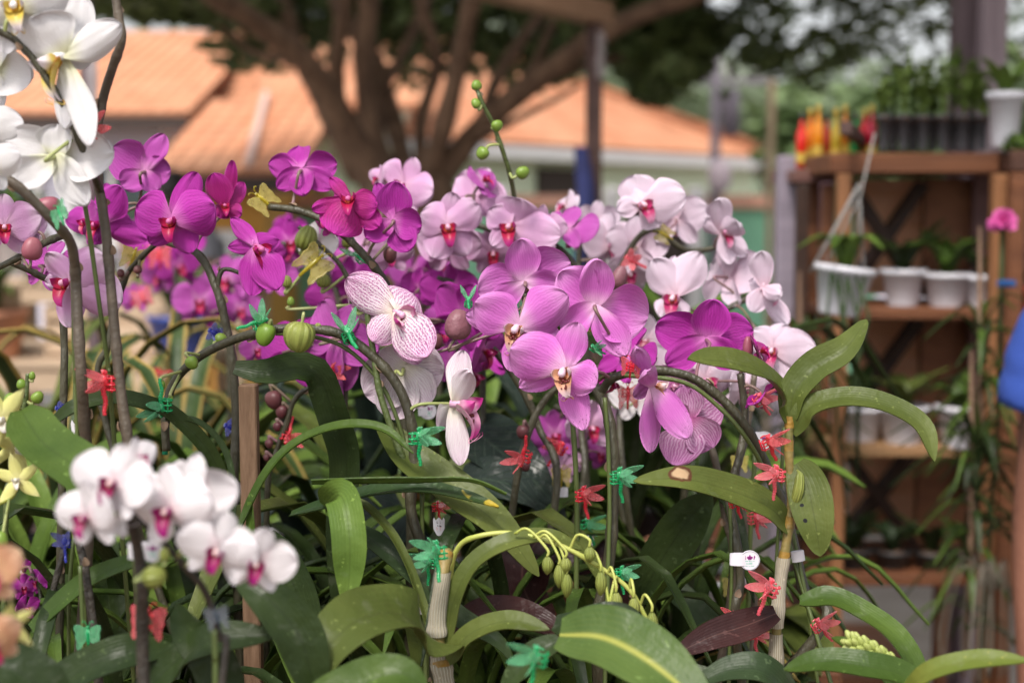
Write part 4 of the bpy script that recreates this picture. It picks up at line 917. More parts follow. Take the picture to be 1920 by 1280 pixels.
def add_flower(root, kind, x, y, D, wpx_, yaw=0, pitch=0, roll=0, var=None, stems=None, ped=True):
    wpx = wpx_ * (1 if kind == 'yell' else 1.08 if kind == 'white2' else .94); c = P(x, y, D); sc = px(wpx, D); var = (int(x * 7 + y * 13) % 7) if var is None else var
    if (kind, var) not in FM: FM[kind, var] = flower_mesh(kind, var, pm[kind])
    if kind not in LM_: LM_[kind] = lip_mesh(kind, 0); CM_[kind] = column_mesh(kind)
    M = Matrix.Translation(c - wloc(root)) @ (face(yaw, pitch, roll).to_4x4()) @ Matrix.Diagonal((sc, sc, sc, 1))
    f = link_mesh('flower', FM[kind, var], root, M)
    link_mesh('lip', LM_[kind], f); link_mesh('column', CM_[kind], f)
    if stems and ped:
        fd = face(yaw, pitch, roll) @ V(0, 0, 1); a = c - fd * sc * .02
        best = min((q for s_ in stems for q in s_), key=lambda q: (q - (a - fd * sc * .2)).length)
        dist = (best - a).length
        if dist < .16:
            b = MB(); pts = crom([a, a - fd * min(dist, sc * .28) + V(0, 0, -.004), best.lerp(a, .3) + V(0, 0, .004), best], 5)
            b.tube(pts, [px(4.6, 1.2) * (.85 - .2 * math.sin(i / len(pts) * 3.1)) for i in range(len(pts))], 7)
            b.build('pedicel', pedgrn if kind in ('white', 'yell', 'white2', 'stripeB', 'stripe') else pedmag, root)
    return f
CAL = []
def callus():
    if not CAL:
        b = MB(); rr = random.Random(8)
        for k in range(7): b.ball((rr.uniform(-.045, .045), -.06 + rr.uniform(-.03, .02), .115 + rr.uniform(-.01, .02)), (.018, .014, .014), n=7, m=5)
        for k in range(9): b.ball((rr.uniform(-.04, .04), -.11 + rr.uniform(-.04, .04), .145), (.008, .012, .006), n=6, m=4)
        CAL.append(b.mesh('callus', mat('callus_maroon', (.12, .008, .01), .4)))
    return CAL[0]
def hero(root, kind, cx, cy, D, S, back, petals, lip=None, stems=None, tilt=(0, 0)):
    """a flower whose petals are set out one by one: (tip x, tip y, width, 'p' petal or 's' sepal, depth of the tip)"""
    c = P(cx, cy, D); sc = px(S, D); L = wloc(root); b = MB(); rr = random.Random(int(cx + cy))
    N = V(math.sin(R(tilt[0])), -math.cos(R(tilt[0])) * math.cos(R(tilt[1])), math.sin(R(tilt[1])))
    if back: N = V(N.x, -N.y, N.z)
    for i, q in enumerate(petals):
        tx, ty, w_, k = q[:4]; dd = q[4] if len(q) > 4 else rr.uniform(-.006, .004); tip = P(tx, ty, D + dd); d = tip - c; ln = d.length; d = d / ln
        s_ = d.cross(N).normalized(); n = s_.cross(d).normalized()
        if n.dot(N) < 0: n = -n; s_ = -s_
        petal(b, 0, ln / sc * 1.02, px(w_, D) / sc * (1.12 if kind == 'white' else 1.04), (.012 + .006 * i) if k == 'p' else (-.03 - .004 * i), 'petal' if k == 'p' else 'sepal', rr.uniform(-.02, .05), rr.uniform(-.16, .12), rr.uniform(.05, .34), int(tx + ty), 17, 13, skew=rr.uniform(-.7, .7), frame=(c - L, d, s_, n, sc))
    f = link_mesh('flower', b.mesh('flower', pm[kind]), root)
    if kind not in LM_: LM_[kind] = lip_mesh(kind, 0); CM_[kind] = column_mesh(kind)
    fm = face(*(lip[:3] if lip else (180 if back else 0, 0, 0))); k = lip[3] if lip and len(lip) > 3 else 1
    M = Matrix.Translation(c - L) @ fm.to_4x4() @ Matrix.Diagonal((sc * k, sc * k, sc * k, 1))
    if not back and kind in ('mott', 'stripe', 'stripeB'): link_mesh('callus', callus(), f, M)
    link_mesh('lip', LM_[kind], f, M); link_mesh('column', CM_[kind], f, M)
    if stems:
        a = c - N * sc * .03; best = min((q for s_ in stems for q in s_), key=lambda q: (q - (a - N * sc * .2)).length); dist = (best - a).length
        if dist < .16:
            b = MB(); pts = crom([a, a - N * min(dist, sc * .25) + V(0, 0, -.003), best.lerp(a, .3) + V(0, 0, .004), best], 5)
            b.tube(pts, [px(4.8, 1.2) * (.85 - .2 * math.sin(i / len(pts) * 3.1)) for i in range(len(pts))], 7); b.build('pedicel', pedgrn if kind in ('white', 'stripeB', 'stripe') else pedmag, root)
    return f
# ------------------------------------------------------------------ stems, buds
stemD = mat('stem_dark', (.030, .027, .016), .42, (.065, .060, .034), 60, .3, 260, stretch=(1, 1, .35)); stemG = mat('stem_green', (.05, .075, .02), .4, (.09, .115, .035), 50, .25, 200)
stemB = mat('stem_brown', (.055, .042, .03), .5, (.11, .085, .06), 45, .2, 240); stemK = mat('stem_black', (.022, .02, .017), .5, (.055, .045, .035), 80, .4, 260); stemY = mat('stem_lime', (.33, .38, .07), .45, (.44, .46, .12), 40)
bract_m = mat('bract', (.16, .10, .06), .7, (.26, .18, .12), 60)
stakeG = mat('green_stick', (.055, .08, .018), .45, (.09, .12, .03), 40, .2, 150, stretch=(1, 1, .2))
def add_stem(root, pts, rpx, m, D=1.2, nodes=5, name='stem', taper=.75, base=None, bracts=True):
    q = [P(p[0], p[1], p[2] if len(p) > 2 else D) for p in pts]
    if base is not None: q.append(base)
    c = crom(q, 9); n = len(c); D0 = pts[0][2] if len(pts[0]) > 2 else D; r0 = px(rpx * 1.12, D0); rr = random.Random(int(pts[0][0])); rad = []
    nd = [(k + .6) / nodes for k in range(nodes)] if nodes else []
    for i in range(n):
        u = i / (n - 1); r_ = r0 * (taper + (1 - taper) * u)
        for k in nd: r_ *= 1 + .16 * math.exp(-((u - k) * n / 1.1) ** 2)
        rad.append(r_ * (1 + .012 * math.sin(i * 1.3)))
    b = MB(); b.tube(c, rad, 9); o = b.build(name, m, root)
    if nodes and bracts:
        for k in nd[::2]:
            b = MB(); i = min(n - 2, int(k * n)); t = (c[i + 1] - c[i]).normalized(); u_ = t.orthogonal().normalized(); u_ = Matrix.Rotation(rr.uniform(0, 6.28), 3, t) @ u_
            leaf(b, [c[i] + u_ * rad[i] * .95, c[i] + u_ * rad[i] * 1.1 - t * r0 * .9, c[i] + u_ * rad[i] * 1.08 - t * r0 * 1.7], r0 * 1.2, 'lance', u_, .3, .0004, 6, 5)
            b.build('bract', bract_m, o)
    return c
budG = leaf_mat('bud_green', (.20, .24, .05), (.27, .30, .07), rib=(.13, .12, .04), veins=12, vamt=.0, transl=.1); budL = mat('bud_lime', (.14, .24, .025), .4, (.20, .30, .045), 30, transl=.1)
budP = mat('bud_purple', (.24, .05, .09), .45, (.30, .10, .12), 24); budK = mat('bud_dark', (.09, .02, .03), .45, (.14, .05, .05), 24); budM = mat('bud_mauve', (.25, .11, .13), .5, (.17, .06, .08), 40, .3, 100)
def bud_stripes():
    t = NT('bud_striped'); u, v, _ = t.sep(t.coord('UV')); o = t.coord('Object')
    c = t.mix(t.step(t.noise(o, 30, 3), .3, .7), (.19, .23, .045), (.27, .30, .07)); l_ = t.math('MULTIPLY', t.math('PINGPONG', t.math('ADD', t.math('MULTIPLY', v, 11), t.math('MULTIPLY', t.noise(o, 20, 2), .5)), .5), 2)
    c = t.mix(t.math('MULTIPLY', t.math('SUBTRACT', 1, t.step(l_, 0, .4)), .16), c, (.16, .12, .035)); t.bump(l_, .4, .004); return t.finish(c, .42, .4, .1)
budG = bud_stripes()
def add_bud(root, x, y, D, wpx, hpx, ang=0, m=budG, stems=None, to=None):
    c = P(x, y, D); a, h = px(wpx / 2, D), px(hpx / 2, D); M = Matrix.Rotation(R(ang), 3, 'Y')
    b = MB(); rows = []
    for i in range(11):
        t = i / 10; z = math.cos(math.pi * t); r_ = math.sin(math.pi * t) ** .8 * (1 - .16 * z)
        rows.append([M @ V(a * r_ * (1 + .07 * math.cos(3 * q / 14 * 6.283)) * math.cos(q / 14 * 6.283), a * r_ * (1 + .07 * math.cos(3 * q / 14 * 6.283)) * math.sin(q / 14 * 6.283), h * z) + c for q in range(14)])
    b.grid(rows, closed=True); o = b.build('bud', m, root)
    a0 = c - M @ V(0, 0, h * .85)
    t = P(*to) if to else (min((q for s_ in stems for q in s_), key=lambda q: (q - a0).length) if stems else None)
    if t is not None and (t - a0).length < .09:
        b = MB(); mid = a0 - M @ V(0, 0, min((t - a0).length * .45, h * .8)); b.tube(crom([a0, mid, t], 5), px(3, D), 7); b.build('bud_stalk', pedgrn if m in (budG, budL) else pedmag, o)
BUDS = dict(G=budG, L=budL, P=budP, K=budK, M=budM)
LMAT = dict(A=leafA, D=leafD, B=leafB, Y=leafY, P=leafP, V=leafV, G=leafG, T=leafT)
def benchz(y): return (ZB1 if y < 1.66 else ZB2)
def plant(label, D, basex, stems=(), flowers=(), buds=(), leaves=(), kind='moth_orchid', cat='orchid', group=None, pot=potclay_m, pr=.055, ph=.11, ros=None, potted=True, stemm=stemD):
    bx = (basex - 960) / FPX * D; z = benchz(D); r = thing(kind, label, cat, (bx, D, z + .001), group)
    if potted: add_pot(r, 'pot', bx, D, z + .001, pr, ph, pot)
    top = V(bx, D, z + ph * .9); SS = []
    for s_ in stems:
        pts, rp = s_[0], s_[1]; m = s_[2] if len(s_) > 2 else stemm; toB = s_[3] if len(s_) > 3 else True; nodes = s_[4] if len(s_) > 4 else 4
        SS.append(add_stem(r, pts, rp, m, D, nodes, base=(top + V(rnd.uniform(-.01, .01), 0, -.01)) if toB else None))
    for f in flowers:
        if f[0] == 'H': hero(r, *f[1:], stems=SS)
        else: add_flower(r, *f, stems=SS)
    for q in buds:
        k = list(q) + [0] * (6 - len(q)) if len(q) < 6 else list(q); x, y, w_, h_, ang, mm = k[:6]; d = k[6] if len(k) > 6 else D; add_bud(r, x, y, d, w_, h_, ang, BUDS[mm or 'G'], SS)
    for lf in leaves: add_leaf(r, *lf)
    if ros: rosette(r, bx, D, z + ph * .9, *ros)
    return r
def add_leaf(r, pts, wpx, mk='A', prof='strap', nrm=(0, -.6, .8), fold=.2, D=1.2, twist=0, wave=.012, name='leaf', m=9, cup=0):
    mm = LMAT[mk] if isinstance(mk, str) else mk
    q = [P(p[0], p[1], p[2] if len(p) > 2 else D) for p in pts]; b = MB()
    leaf(b, q, px(wpx, q and (pts[0][2] if len(pts[0]) > 2 else D)), prof, nrm, fold, .0011, 30, m, wave, twist, pts[0][0] % 7, cup); return b.build(name, mm, r)

# ================================================================== CLIPS, STICKS, TAGS
CLC = {'red': (.90, .04, .075), 'coral': (.94, .13, .18), 'green': (.01, .46, .16), 'yellow': (.60, .50, .02), 'blue': (.02, .035, .42), 'dark': (.02, .05, .09)}
CLM = {k: (plastic('clip_plastic_' + k, c, .84, .45, .18), plastic('clip_wing_' + k, tuple(q * .8 + .16 for q in c), .42, .25, .12)) for k, c in CLC.items()}
CLG = {}
def clip_geo(style):
    if style in CLG: return CLG[style]
    body, wings, claw = MB(), [], MB()
    if style == 'dragonfly':
        body.ball((0, .30, .04), (.075, .065, .06)); body.ball((-.045, .335, .065), (.034, .03, .03)); body.ball((.045, .335, .065), (.034, .03, .03))
        body.ball((0, .15, .045), (.095, .14, .08)); n = 9
        pts = [V(.0, .05, .045) + V(.05 * (i / n) ** 2, -.56 * i / n, .02 * math.sin(i)) for i in range(n + 1)]; pp, rr_ = [], []
        for i in range(n):
            for k, q in ((0, .044), (.5, .062), (.85, .045)): pp.append(pts[i].lerp(pts[i + 1], k)); rr_.append(q * (1 - .035 * i))
        body.tube(pp, rr_, 8)
        for s_ in (1, -1):
            for (ay, L, up) in ((.20, .50, .16), (.10, .44, -.10)):
                w_ = MB(); a = V(s_ * .05, ay, .05); c = V(s_ * (.03 + L * .5), ay + up, .10 + L * .82); d = (c - a); s2 = V(-d.y, d.x, 0).normalized(); N = 12; top, bot, rim = [], [], []
                for i in range(N):
                    u = i / (N - 1); hw = .092 * math.sin(math.pi * min(1, u * .96 + .04) ** .8) ** .7
                    top.append([a + d * u + s2 * hw * v + V(0, 0, .006) for v in (-1, 0, 1)]); bot.append([a + d * u + s2 * hw * v - V(0, 0, .006) for v in (1, 0, -1)])
                w_.grid(top); w_.grid(bot)
                w_.tube([top[i][0] for i in range(N)] + [top[i][2] for i in range(N - 1, -1, -1)], .011, 5); w_.tube([a + d * u / 8 for u in range(9)], .009, 5)
                for i in range(2, N - 1, 2):
                    w_.tube([top[i][1], top[i][0]], .006, 4); w_.tube([top[i][1], top[i][2]], .006, 4)
                wings.append(w_)
    else:
        body.tube([(0, .22, .04), (0, .1, .05), (0, -.1, .05), (0, -.42, .04)], [.04, .055, .05, .03], 8); body.ball((0, .27, .045), (.05, .05, .045))
        for s_ in (1, -1):
            body.tube(crom([V(s_ * .02, .30, .05), V(s_ * .06, .40, .05), V(s_ * .13, .45, .05), V(s_ * .17, .40, .05)], 5), .012, 5)
            out_ = [(.04, .18), (.12, .26), (.26, .34), (.36, .33), (.38, .24), (.33, .12), (.34, 0), (.30, -.14), (.32, -.30), (.28, -.40), (.21, -.34), (.15, -.2), (.06, -.12)]
            w_ = MB(); pts = [V(s_ * x, y, .05 + x * .12) for x, y in out_]; cc = V(s_ * .19, .06, .07)
            for dz in (.007, -.007): w_.add([cc + V(0, 0, dz)] + [p + V(0, 0, dz) for p in pts], [(0, i + 1, (i + 1) % len(pts) + 1) for i in range(len(pts))])
            w_.tube(pts + [pts[0]], .018, 6)
            for (x, y, r_) in ((.25, .22, .045), (.2, .03, .04), (.24, -.2, .03)): w_.tube([V(s_ * x + r_ * math.cos(q), y + r_ * math.sin(q), .085) for q in [k * .7 for k in range(10)]], .009, 4)
            wings.append(w_)
    for dy in (.20, .08, -.02):            # the ribbed claw behind, closed round the stem
        for s_ in (1, -1):
            claw.tube(crom([V(s_ * .03, dy, .02), V(s_ * .115, dy, -.04), V(s_ * .13, dy, -.13), V(s_ * .04, dy, -.19)], 4), .020, 6)
    for s_ in (1, -1): claw.tube([V(s_ * .12, .24, -.06), V(s_ * .12, -.06, -.06)], .022, 6)
    CLG[style] = (body, wings, claw); return CLG[style]
CLMESH = {}
def clip(x, y, D, spx, col, label, yaw=0, pitch=0, roll=0, style='dragonfly', group=None):
    bod, win = CLM[col]; k = (style, col)
    if k not in CLMESH:
        b, ws, c = clip_geo(style); CLMESH[k] = (b.mesh('body', bod), [w_.mesh('wing', win) for w_ in ws], c.mesh('claw', bod))
    s_ = px(spx, D); M = Matrix.Translation(P(x, y, D)) @ face(yaw, pitch, roll).to_4x4() @ Matrix.Diagonal((s_, s_, s_, 1))
    r = thing(style + '_clip', label, 'plant clip', group=group or (col + ' plastic plant clips'), M=M)
    mb, mw, mc = CLMESH[k]; link_mesh('body', mb, r); link_mesh('claw', mc, r)
    for q in mw: link_mesh('wing', q, r)
    return r
def stick(pts, rpx, label, m=stakeG, D=1.2, name='plant_stick', cat='support stick', down=True):
    q = [P(p[0], p[1], p[2] if len(p) > 2 else D) for p in pts]
    if down:
        e = q[-1].copy(); dd = (q[-1] - q[-2]); k = (benchz(e.y) + .06 - e.z) / min(-1e-3, dd.z); q.append(e + dd * min(max(0, k), 40) if abs(dd.x * k) < .12 else V(e.x, e.y, benchz(e.y) + .06))
    c = crom(q, 6); b = MB(); n = len(c)
    b.tube(c, [px(rpx, D) * (1 + (.12 if i % 9 == 4 else 0)) for i in range(n)], 8); return solo(name, b, m, label, cat)
tagw = mat('tag_plastic', (.70, .69, .74), .35, (.66, .65, .70), 30); ink_p = mat('ink_purple', (.26, .02, .20), .6); ink_t = mat('ink_teal', (.05, .42, .28), .6); ink_k = mat('ink_black', (.02, .02, .03), .6); ink_r = mat('ink_red', (.6, .12, .08), .6)
def marks(r, org, X, Y, N, s_, kind):
    """print on a tag: orchid emblem and lines of small lettering, raised 0.2 mm"""
    def lay(name, m, shapes):
        b = MB()
        for sh in shapes: b.add([org + X * (x * s_) + Y * (y * s_) + N * .0006 for x, y in sh], [tuple(range(len(sh)))])
        b.build(name, m, r, False)
    def disc(x, y, a, c, n=9): return [(x + a * math.cos(k / n * 6.283), y + c * math.sin(k / n * 6.283)) for k in range(n)]
    def word(x0, x1, y, h, seed):
        rr = random.Random(seed); x = x0; o = []
        while x < x1: w_ = rr.uniform(.05, .1); hh = h * rr.choice((1, 1, 1.5)); o.append([(x, y), (x + w_ * .7, y + .01), (x + w_ * .7, y + hh), (x, y + hh * .9)]); x += w_ * rr.choice((1.15, 1.15, 1.9))
        return o
    if kind == 'round':
        lay('emblem', ink_p, [disc(0, .38, .10, .2), disc(-.17, .30, .13, .12), disc(.17, .30, .13, .12), disc(-.08, .16, .1, .1), disc(.08, .16, .1, .1), disc(-.46, .36, .07, .14), disc(-.42, .18, .05, .1), disc(.46, .36, .07, .14), disc(.42, .18, .05, .1)])
        lay('lettering', ink_t, word(-.55, .5, -.12, .10, 1) + word(-.32, .3, -.38, .13, 2) + word(-.4, .4, -.60, .06, 3))
    else:
        lay('lettering', ink_k, word(-.28, .2, .52, .08, 4) + word(-.24, .26, .36, .08, 5) + word(-.18, .2, -.62, .08, 6)); lay('emblem', ink_k, [disc(0, .12, .17, .13), disc(.2, .05, .1, .07)]); lay('small_print', ink_r, word(-.3, .3, -.12, .06, 7) + word(-.3, .3, -.26, .06, 8) + word(-.26, .26, -.40, .06, 9))
def label_tag(x, y, D, w_, h_, label, kind='band', ang=0, disc=None, yaw=0):
    """band wrapped round a stem, with a round or arrow tab"""
    c = P(x, y, D); r = thing('plant_tag', label, 'plant tag', c); b = MB(); Mx = face(yaw, 0, ang); X, Y, N = Mx @ V(1, 0, 0), Mx @ V(0, 1, 0), Mx @ V(0, 0, 1)
    if kind in ('band', 'round'):
        a, h = px(w_ / 2, D), px(h_ / 2, D); n = 22; rows = []
        for t in (-1, 1): rows.append([c + X * (a * math.cos(k / n * 6.283)) + N * (a * .45 * math.sin(k / n * 6.283)) + Y * (h * t) for k in range(n)])
        b.grid(rows, closed=True); rows = [[p + N * -.0006 for p in q] for q in rows]; b.grid([[c + (p - c) * .97 for p in q] for q in rows][::-1], closed=True); b.build('band', tagw, r)
    if kind == 'round':
        dc = P(disc[0], disc[1], D) + N * px(w_ * .12, D); rad = px(disc[2], D); M4 = Matrix.Translation(dc) @ Mx.to_4x4(); b = MB(); b.lathe([(0, -.0006), (rad, -.0006), (rad * 1.01, 0), (rad, .0004), (0, .0004)], M4, 28); b.build('tab', tagw, r, False)
        b = MB(); b.lathe([(rad * .9, .0005), (rad * .9, .0007), (rad * .96, .0007), (rad * .96, .0005)], M4, 28); b.build('rim_line', mat('tag_grey', (.4, .4, .45), .5), r, False)
        marks(r, dc, X, Y, N, rad, 'round')
    if kind == 'arrow':
        a, h = px(w_ / 2, D), px(h_ / 2, D); sh = [(-1, .7), (-.82, .95), (-.6, .62), (0, .98), (.6, .62), (.82, .95), (1, .7), (.95, -.25), (.35, -.9), (0, -1), (-.35, -.9), (-.95, -.25)]
        for sg, dz in ((1, .0007), (-1, 0)):
            pts = [c + X * (x_ * a) + Y * (y_ * h) + N * (dz + .25 * a * (1 - x_ * x_)) for x_, y_ in sh] + [c + N * (dz + .25 * a)]
            b.add(pts, [(12, i, (i + 1) % 12)[::sg] for i in range(12)])
        b.build('tab', tagw, r, False); marks(r, c + N * (.25 * a), X, Y, N, h * .92, 'arrow')
    return r
# ================================================================== THE ORCHIDS, FRONT TO BACK
# --- the arching striped orchid in the middle
plant('striped white and purple orchid on a long arching stem in the middle of the display', 1.2, 800,
    stems=[([(312, 845, 1.24), (310, 790, 1.24), (322, 725, 1.24), (365, 675, 1.23), (430, 640, 1.22), (510, 618), (590, 617), (650, 632), (712, 680), (752, 735), (772, 800), (776, 870), (770, 950), (786, 1010), (806, 1060, 1.21), (815, 1150, 1.22)], 9.2, stemD, True, 9),
           ([(660, 530), (684, 545), (690, 600), (700, 660), (712, 735), (738, 815), (765, 885)], 6, stemG, False, 4)],
    flowers=[('H', 'stripe', 742, 584, 1.19, 175, 0, [(652, 522, 74, 's'), (660, 575, 66, 's', .02), (700, 640, 62, 's'), (776, 553, 92, 'p', .012), (783, 684, 66, 's', .01), (802, 668, 84, 'p', -.012)], (38, -12, 40, 1.05)), ('H', 'stripeB', 757, 690, 1.225, 190, 1, [(714, 655, 58, 's'), (834, 692, 92, 'p', -.01), (686, 738, 98, 'p'), (738, 785, 82, 's'), (806, 758, 78, 's')]), ('H', 'stripeB', 850, 757, 1.18, 180, 0, [(868, 657, 50, 's', .004), (884, 690, 46, 'p', -.02), (830, 796, 44, 'p', .03), (862, 870, 44, 's', -.004)], (72, 0, 0, 1.5))],
    buds=[(498, 628, 36, 44, 200, 'L', 1.19), (562, 632, 60, 58, 190, 'G', 1.18), (360, 680, 24, 26, 150, 'L', 1.21), (672, 573, 16, 20, 0, 'L'), (596, 612, 14, 14, 0, 'G'), (415, 635, 26, 20, 60, 'L', 1.23), (690, 560, 12, 16, 30, 'L'), (304, 722, 12, 18, 180, 'L'), (320, 748, 10, 14, 180, 'L')], pot=potblack_m)
plant('magenta orchid filling the gap behind the yellow butterfly clip and lime buds', 1.62, 560, stems=[([(470, 440), (540, 460), (620, 520), (640, 640), (630, 850)], 6, stemD, True, 3)], pot=potwhite_m,
    flowers=[('mag', 545, 455, 1.62, 100, 10, 0, 0), ('magL', 610, 455, 1.6, 105, -20, 0, 10), ('mag', 660, 520, 1.62, 95, 30, 0, 0), ('magL', 520, 520, 1.64, 90, 150, 0, 0), ('mag', 620, 560, 1.64, 100, -10, -10, 0), ('pale', 690, 560, 1.6, 90, 160, 0, 0)])
plant('magenta orchid filling the gap between the striped and the mauve flecked flowers', 1.5, 890, stems=[([(820, 520), (860, 540), (900, 620), (905, 760), (900, 900)], 6, stemD, True, 3)], pot=potwhite_m,
    flowers=[('mag', 845, 545, 1.5, 120, -10, 0, 0), ('magL', 830, 615, 1.5, 110, 20, -10, 0), ('magD', 890, 700, 1.46, 110, 70, -40, 10), ('mag', 925, 665, 1.47, 110, 150, -20, 0), ('mag', 790, 540, 1.52, 90, 160, 0, 0), ('magL', 850, 680, 1.5, 90, 30, 0, 0)])
tag(solo('stem_cap', (lambda b: (b.tube([P(311, 826, 1.24), P(309, 852, 1.24)], px(5.5, 1.24), 9), b)[1])(MB()), plastic('cap_green', (.01, .30, .16), 1, .1), 'small green plastic cap on the hanging tip of the striped orchid stem', 'stem cap'))
# --- the mottled mauve orchid
plant('large mauve orchid with purple flecked petals in the centre of the display', 1.22, 1130,
    stems=[([(985, 548, 1.24), (1010, 640, 1.26), (1060, 690, 1.27), (1105, 715, 1.25), (1135, 760, 1.22), (1148, 830, 1.21), (1150, 900, 1.21), (1147, 1000, 1.21), (1138, 1080, 1.21), (1120, 1200, 1.21)], 10.5, stemD, True, 8),
           ([(1128, 735, 1.23), (1150, 708, 1.22), (1215, 694, 1.21), (1290, 705, 1.21), (1350, 745, 1.21), (1398, 800, 1.21), (1440, 880, 1.23), (1478, 980, 1.25), (1505, 1100, 1.24), (1525, 1200, 1.22)], 9.5, stemD, True, 7)],
    flowers=[('H', 'mott', 985, 528, 1.24, 200, 1, [(976, 446, 66, 's', -.012), (1068, 492, 96, 'p'), (898, 548, 92, 'p'), (1056, 536, 56, 's'), (920, 575, 50, 's', .01)]), ('H', 'mott', 1115, 573, 1.205, 205, 1, [(1120, 483, 66, 's', -.014), (1050, 512, 92, 'p'), (1214, 596, 112, 'p'), (1172, 664, 62, 's', -.01), (1052, 622, 56, 's')]), ('H', 'mott', 972, 612, 1.18, 190, 0, [(872, 590, 52, 's', .015), (1052, 648, 58, 's'), (958, 695, 44, 's'), (892, 566, 84, 'p', -.004), (1062, 552, 84, 'p')], (-18, -8, -8, 1.1)), ('H', 'mott', 1058, 692, 1.155, 195, 0, [(1084, 606, 60, 's'), (972, 728, 48, 's', .012), (1093, 802, 56, 's', .01), (958, 652, 98, 'p', -.006), (1116, 722, 74, 'p')], (-14, -10, 14, 1.1)),
             ('H', 'mott', 1222, 722, 1.19, 190, 0, [(1198, 662, 34, 's', -.03), (1190, 742, 30, 's', .03), (1222, 848, 42, 's', .0), (1290, 818, 56, 'p', -.02), (1208, 690, 40, 'p', -.04)], (75, 0, 0, .9)), ('H', 'mag', 1323, 636, 1.265, 200, 1, [(1337, 561, 74, 's', -.014), (1231, 612, 82, 'p'), (1413, 620, 80, 'p'), (1250, 682, 56, 's'), (1382, 684, 56, 's')])],
    buds=[(858, 608, 50, 58, 10, 'M', 1.21), (818, 640, 24, 30, 20, 'K', 1.24)], pot=potwhite_m)
# --- deep magenta flowers just behind the centre
plant('deep magenta orchid crowded behind the mauve flecked flowers', 1.36, 900,
    stems=[([(1180, 700, 1.33), (1120, 690, 1.36), (1030, 740, 1.37), (985, 830, 1.37), (960, 960, 1.37)], 7, stemD, True, 5), ([(830, 600, 1.38), (890, 620, 1.4), (960, 700, 1.4), (1010, 800, 1.4), (1040, 950, 1.38)], 7, stemD, True, 5)],
    flowers=[('mag', 872, 592, 1.37, 160, 150, 10, 30), ('mag', 905, 655, 1.38, 150, 70, -20, 0), ('mag', 1178, 668, 1.30, 140, 140, -30, 20), ('magD', 1148, 712, 1.31, 110, 60, -60, 0),
             ('magL', 635, 632, 1.33, 165, 150, 0, 30), ('mag', 560, 665, 1.36, 170, 165, -25, 10), ('magL', 640, 700, 1.36, 130, 120, -10, 0), ('magL', 480, 655, 1.5, 70, 30, 0, 0)],
    buds=[(1205, 655, 20, 34, 20, 'P'), (980, 810, 22, 26, 190, 'K'), (985, 872, 20, 24, 170, 'K')])
plant('magenta orchid buds and one drooping flower beside the broad right hand leaves', 1.25, 1440,
    stems=[([(1388, 700, 1.26), (1397, 780, 1.26), (1388, 850, 1.25), (1368, 930, 1.24), (1380, 1010, 1.22), (1388, 1090, 1.22), (1380, 1200, 1.22)], 8, stemD, True, 6)],
    flowers=[('magD', 1424, 660, 1.24, 90, 70, 30, -20), ('mag', 1434, 742, 1.25, 100, 60, -50, 10)], buds=[(1402, 650, 20, 40, 0, 'P')], pot=potblack_m)
plant('pink veined orchid seen from behind under the arching stem', 1.3, 1330,
    stems=[([(1290, 780, 1.33), (1320, 810, 1.33), (1340, 860, 1.32), (1358, 960, 1.32), (1372, 1100, 1.32)], 7, stemB, True, 4), ([(1415, 700, 1.36), (1398, 820, 1.36), (1380, 900, 1.35), (1400, 1010, 1.35), (1408, 1200, 1.35)], 7, stemB, True, 5)],
    flowers=[('H', 'stripeP', 1290, 786, 1.27, 170, 1, [(1280, 722, 64, 's'), (1348, 742, 84, 'p'), (1258, 770, 48, 's'), (1262, 870, 82, 'p', -.01), (1334, 834, 74, 's')]), ('blush', 1322, 712, 1.38, 150, 20, 0, 0), ('blush', 1395, 730, 1.4, 110, 40, 0, 0), ('stripeP', 1262, 722, 1.36, 100, 10, 0, 30)])
# --- left: magenta
plant('bright magenta orchid with round veined flowers at upper left', 1.28, 440,
    stems=[([(262, 375, 1.33), (300, 445, 1.33), (370, 475, 1.3), (405, 540, 1.29), (424, 610, 1.29), (437, 690, 1.29), (443, 800, 1.29), (440, 950, 1.29)], 8, stemD, True, 6), ([(470, 520, 1.29), (420, 505, 1.29), (405, 545, 1.29)], 4.5, stemD, False, 1), ([(300, 450, 1.34), (258, 490, 1.35), (232, 530, 1.36), (205, 640, 1.36), (200, 800, 1.36)], 6, stemD, True, 4)],
    flowers=[('H', 'magL', 274, 322, 1.33, 160, 1, [(306, 252, 44, 's'), (214, 278, 78, 'p'), (232, 352, 50, 's'), (318, 318, 56, 'p'), (298, 358, 44, 's')]), ('H', 'mag', 324, 414, 1.26, 175, 0, [(368, 324, 52, 's'), (280, 456, 48, 's', .01), (357, 474, 50, 's', .004), (256, 388, 88, 'p', -.004), (406, 386, 88, 'p', -.006)], (-10, 0, 6, .95)), ('H', 'mag', 188, 420, 1.30, 165, 0, [(200, 345, 44, 's', .01), (168, 455, 44, 's'), (272, 450, 48, 's'), (228, 350, 62, 'p', -.01), (246, 420, 60, 'p', .01)], (-30, 0, 0, .9)), ('H', 'magD', 420, 388, 1.3, 120, 0, [(436, 302, 28, 's'), (400, 326, 50, 'p', -.01), (454, 348, 38, 'p', .02), (406, 406, 34, 's'), (448, 402, 32, 's')], (20, 20, 0, .8)), ('H', 'mag', 480, 462, 1.25, 165, 0, [(430, 408, 34, 's', .01), (520, 452, 50, 's', .02), (430, 462, 34, 's', .02), (474, 552, 60, 'p', .004), (520, 540, 64, 'p', -.01)], (40, -10, 10, 1.1)), ('mag', 165, 415, 1.31, 110, -40, 0, 10)],
    buds=[(90, 390, 46, 50, 60, 'P', 1.36), (258, 505, 16, 16, 0, 'K', 1.33), (226, 512, 14, 16, 0, 'K', 1.34)])
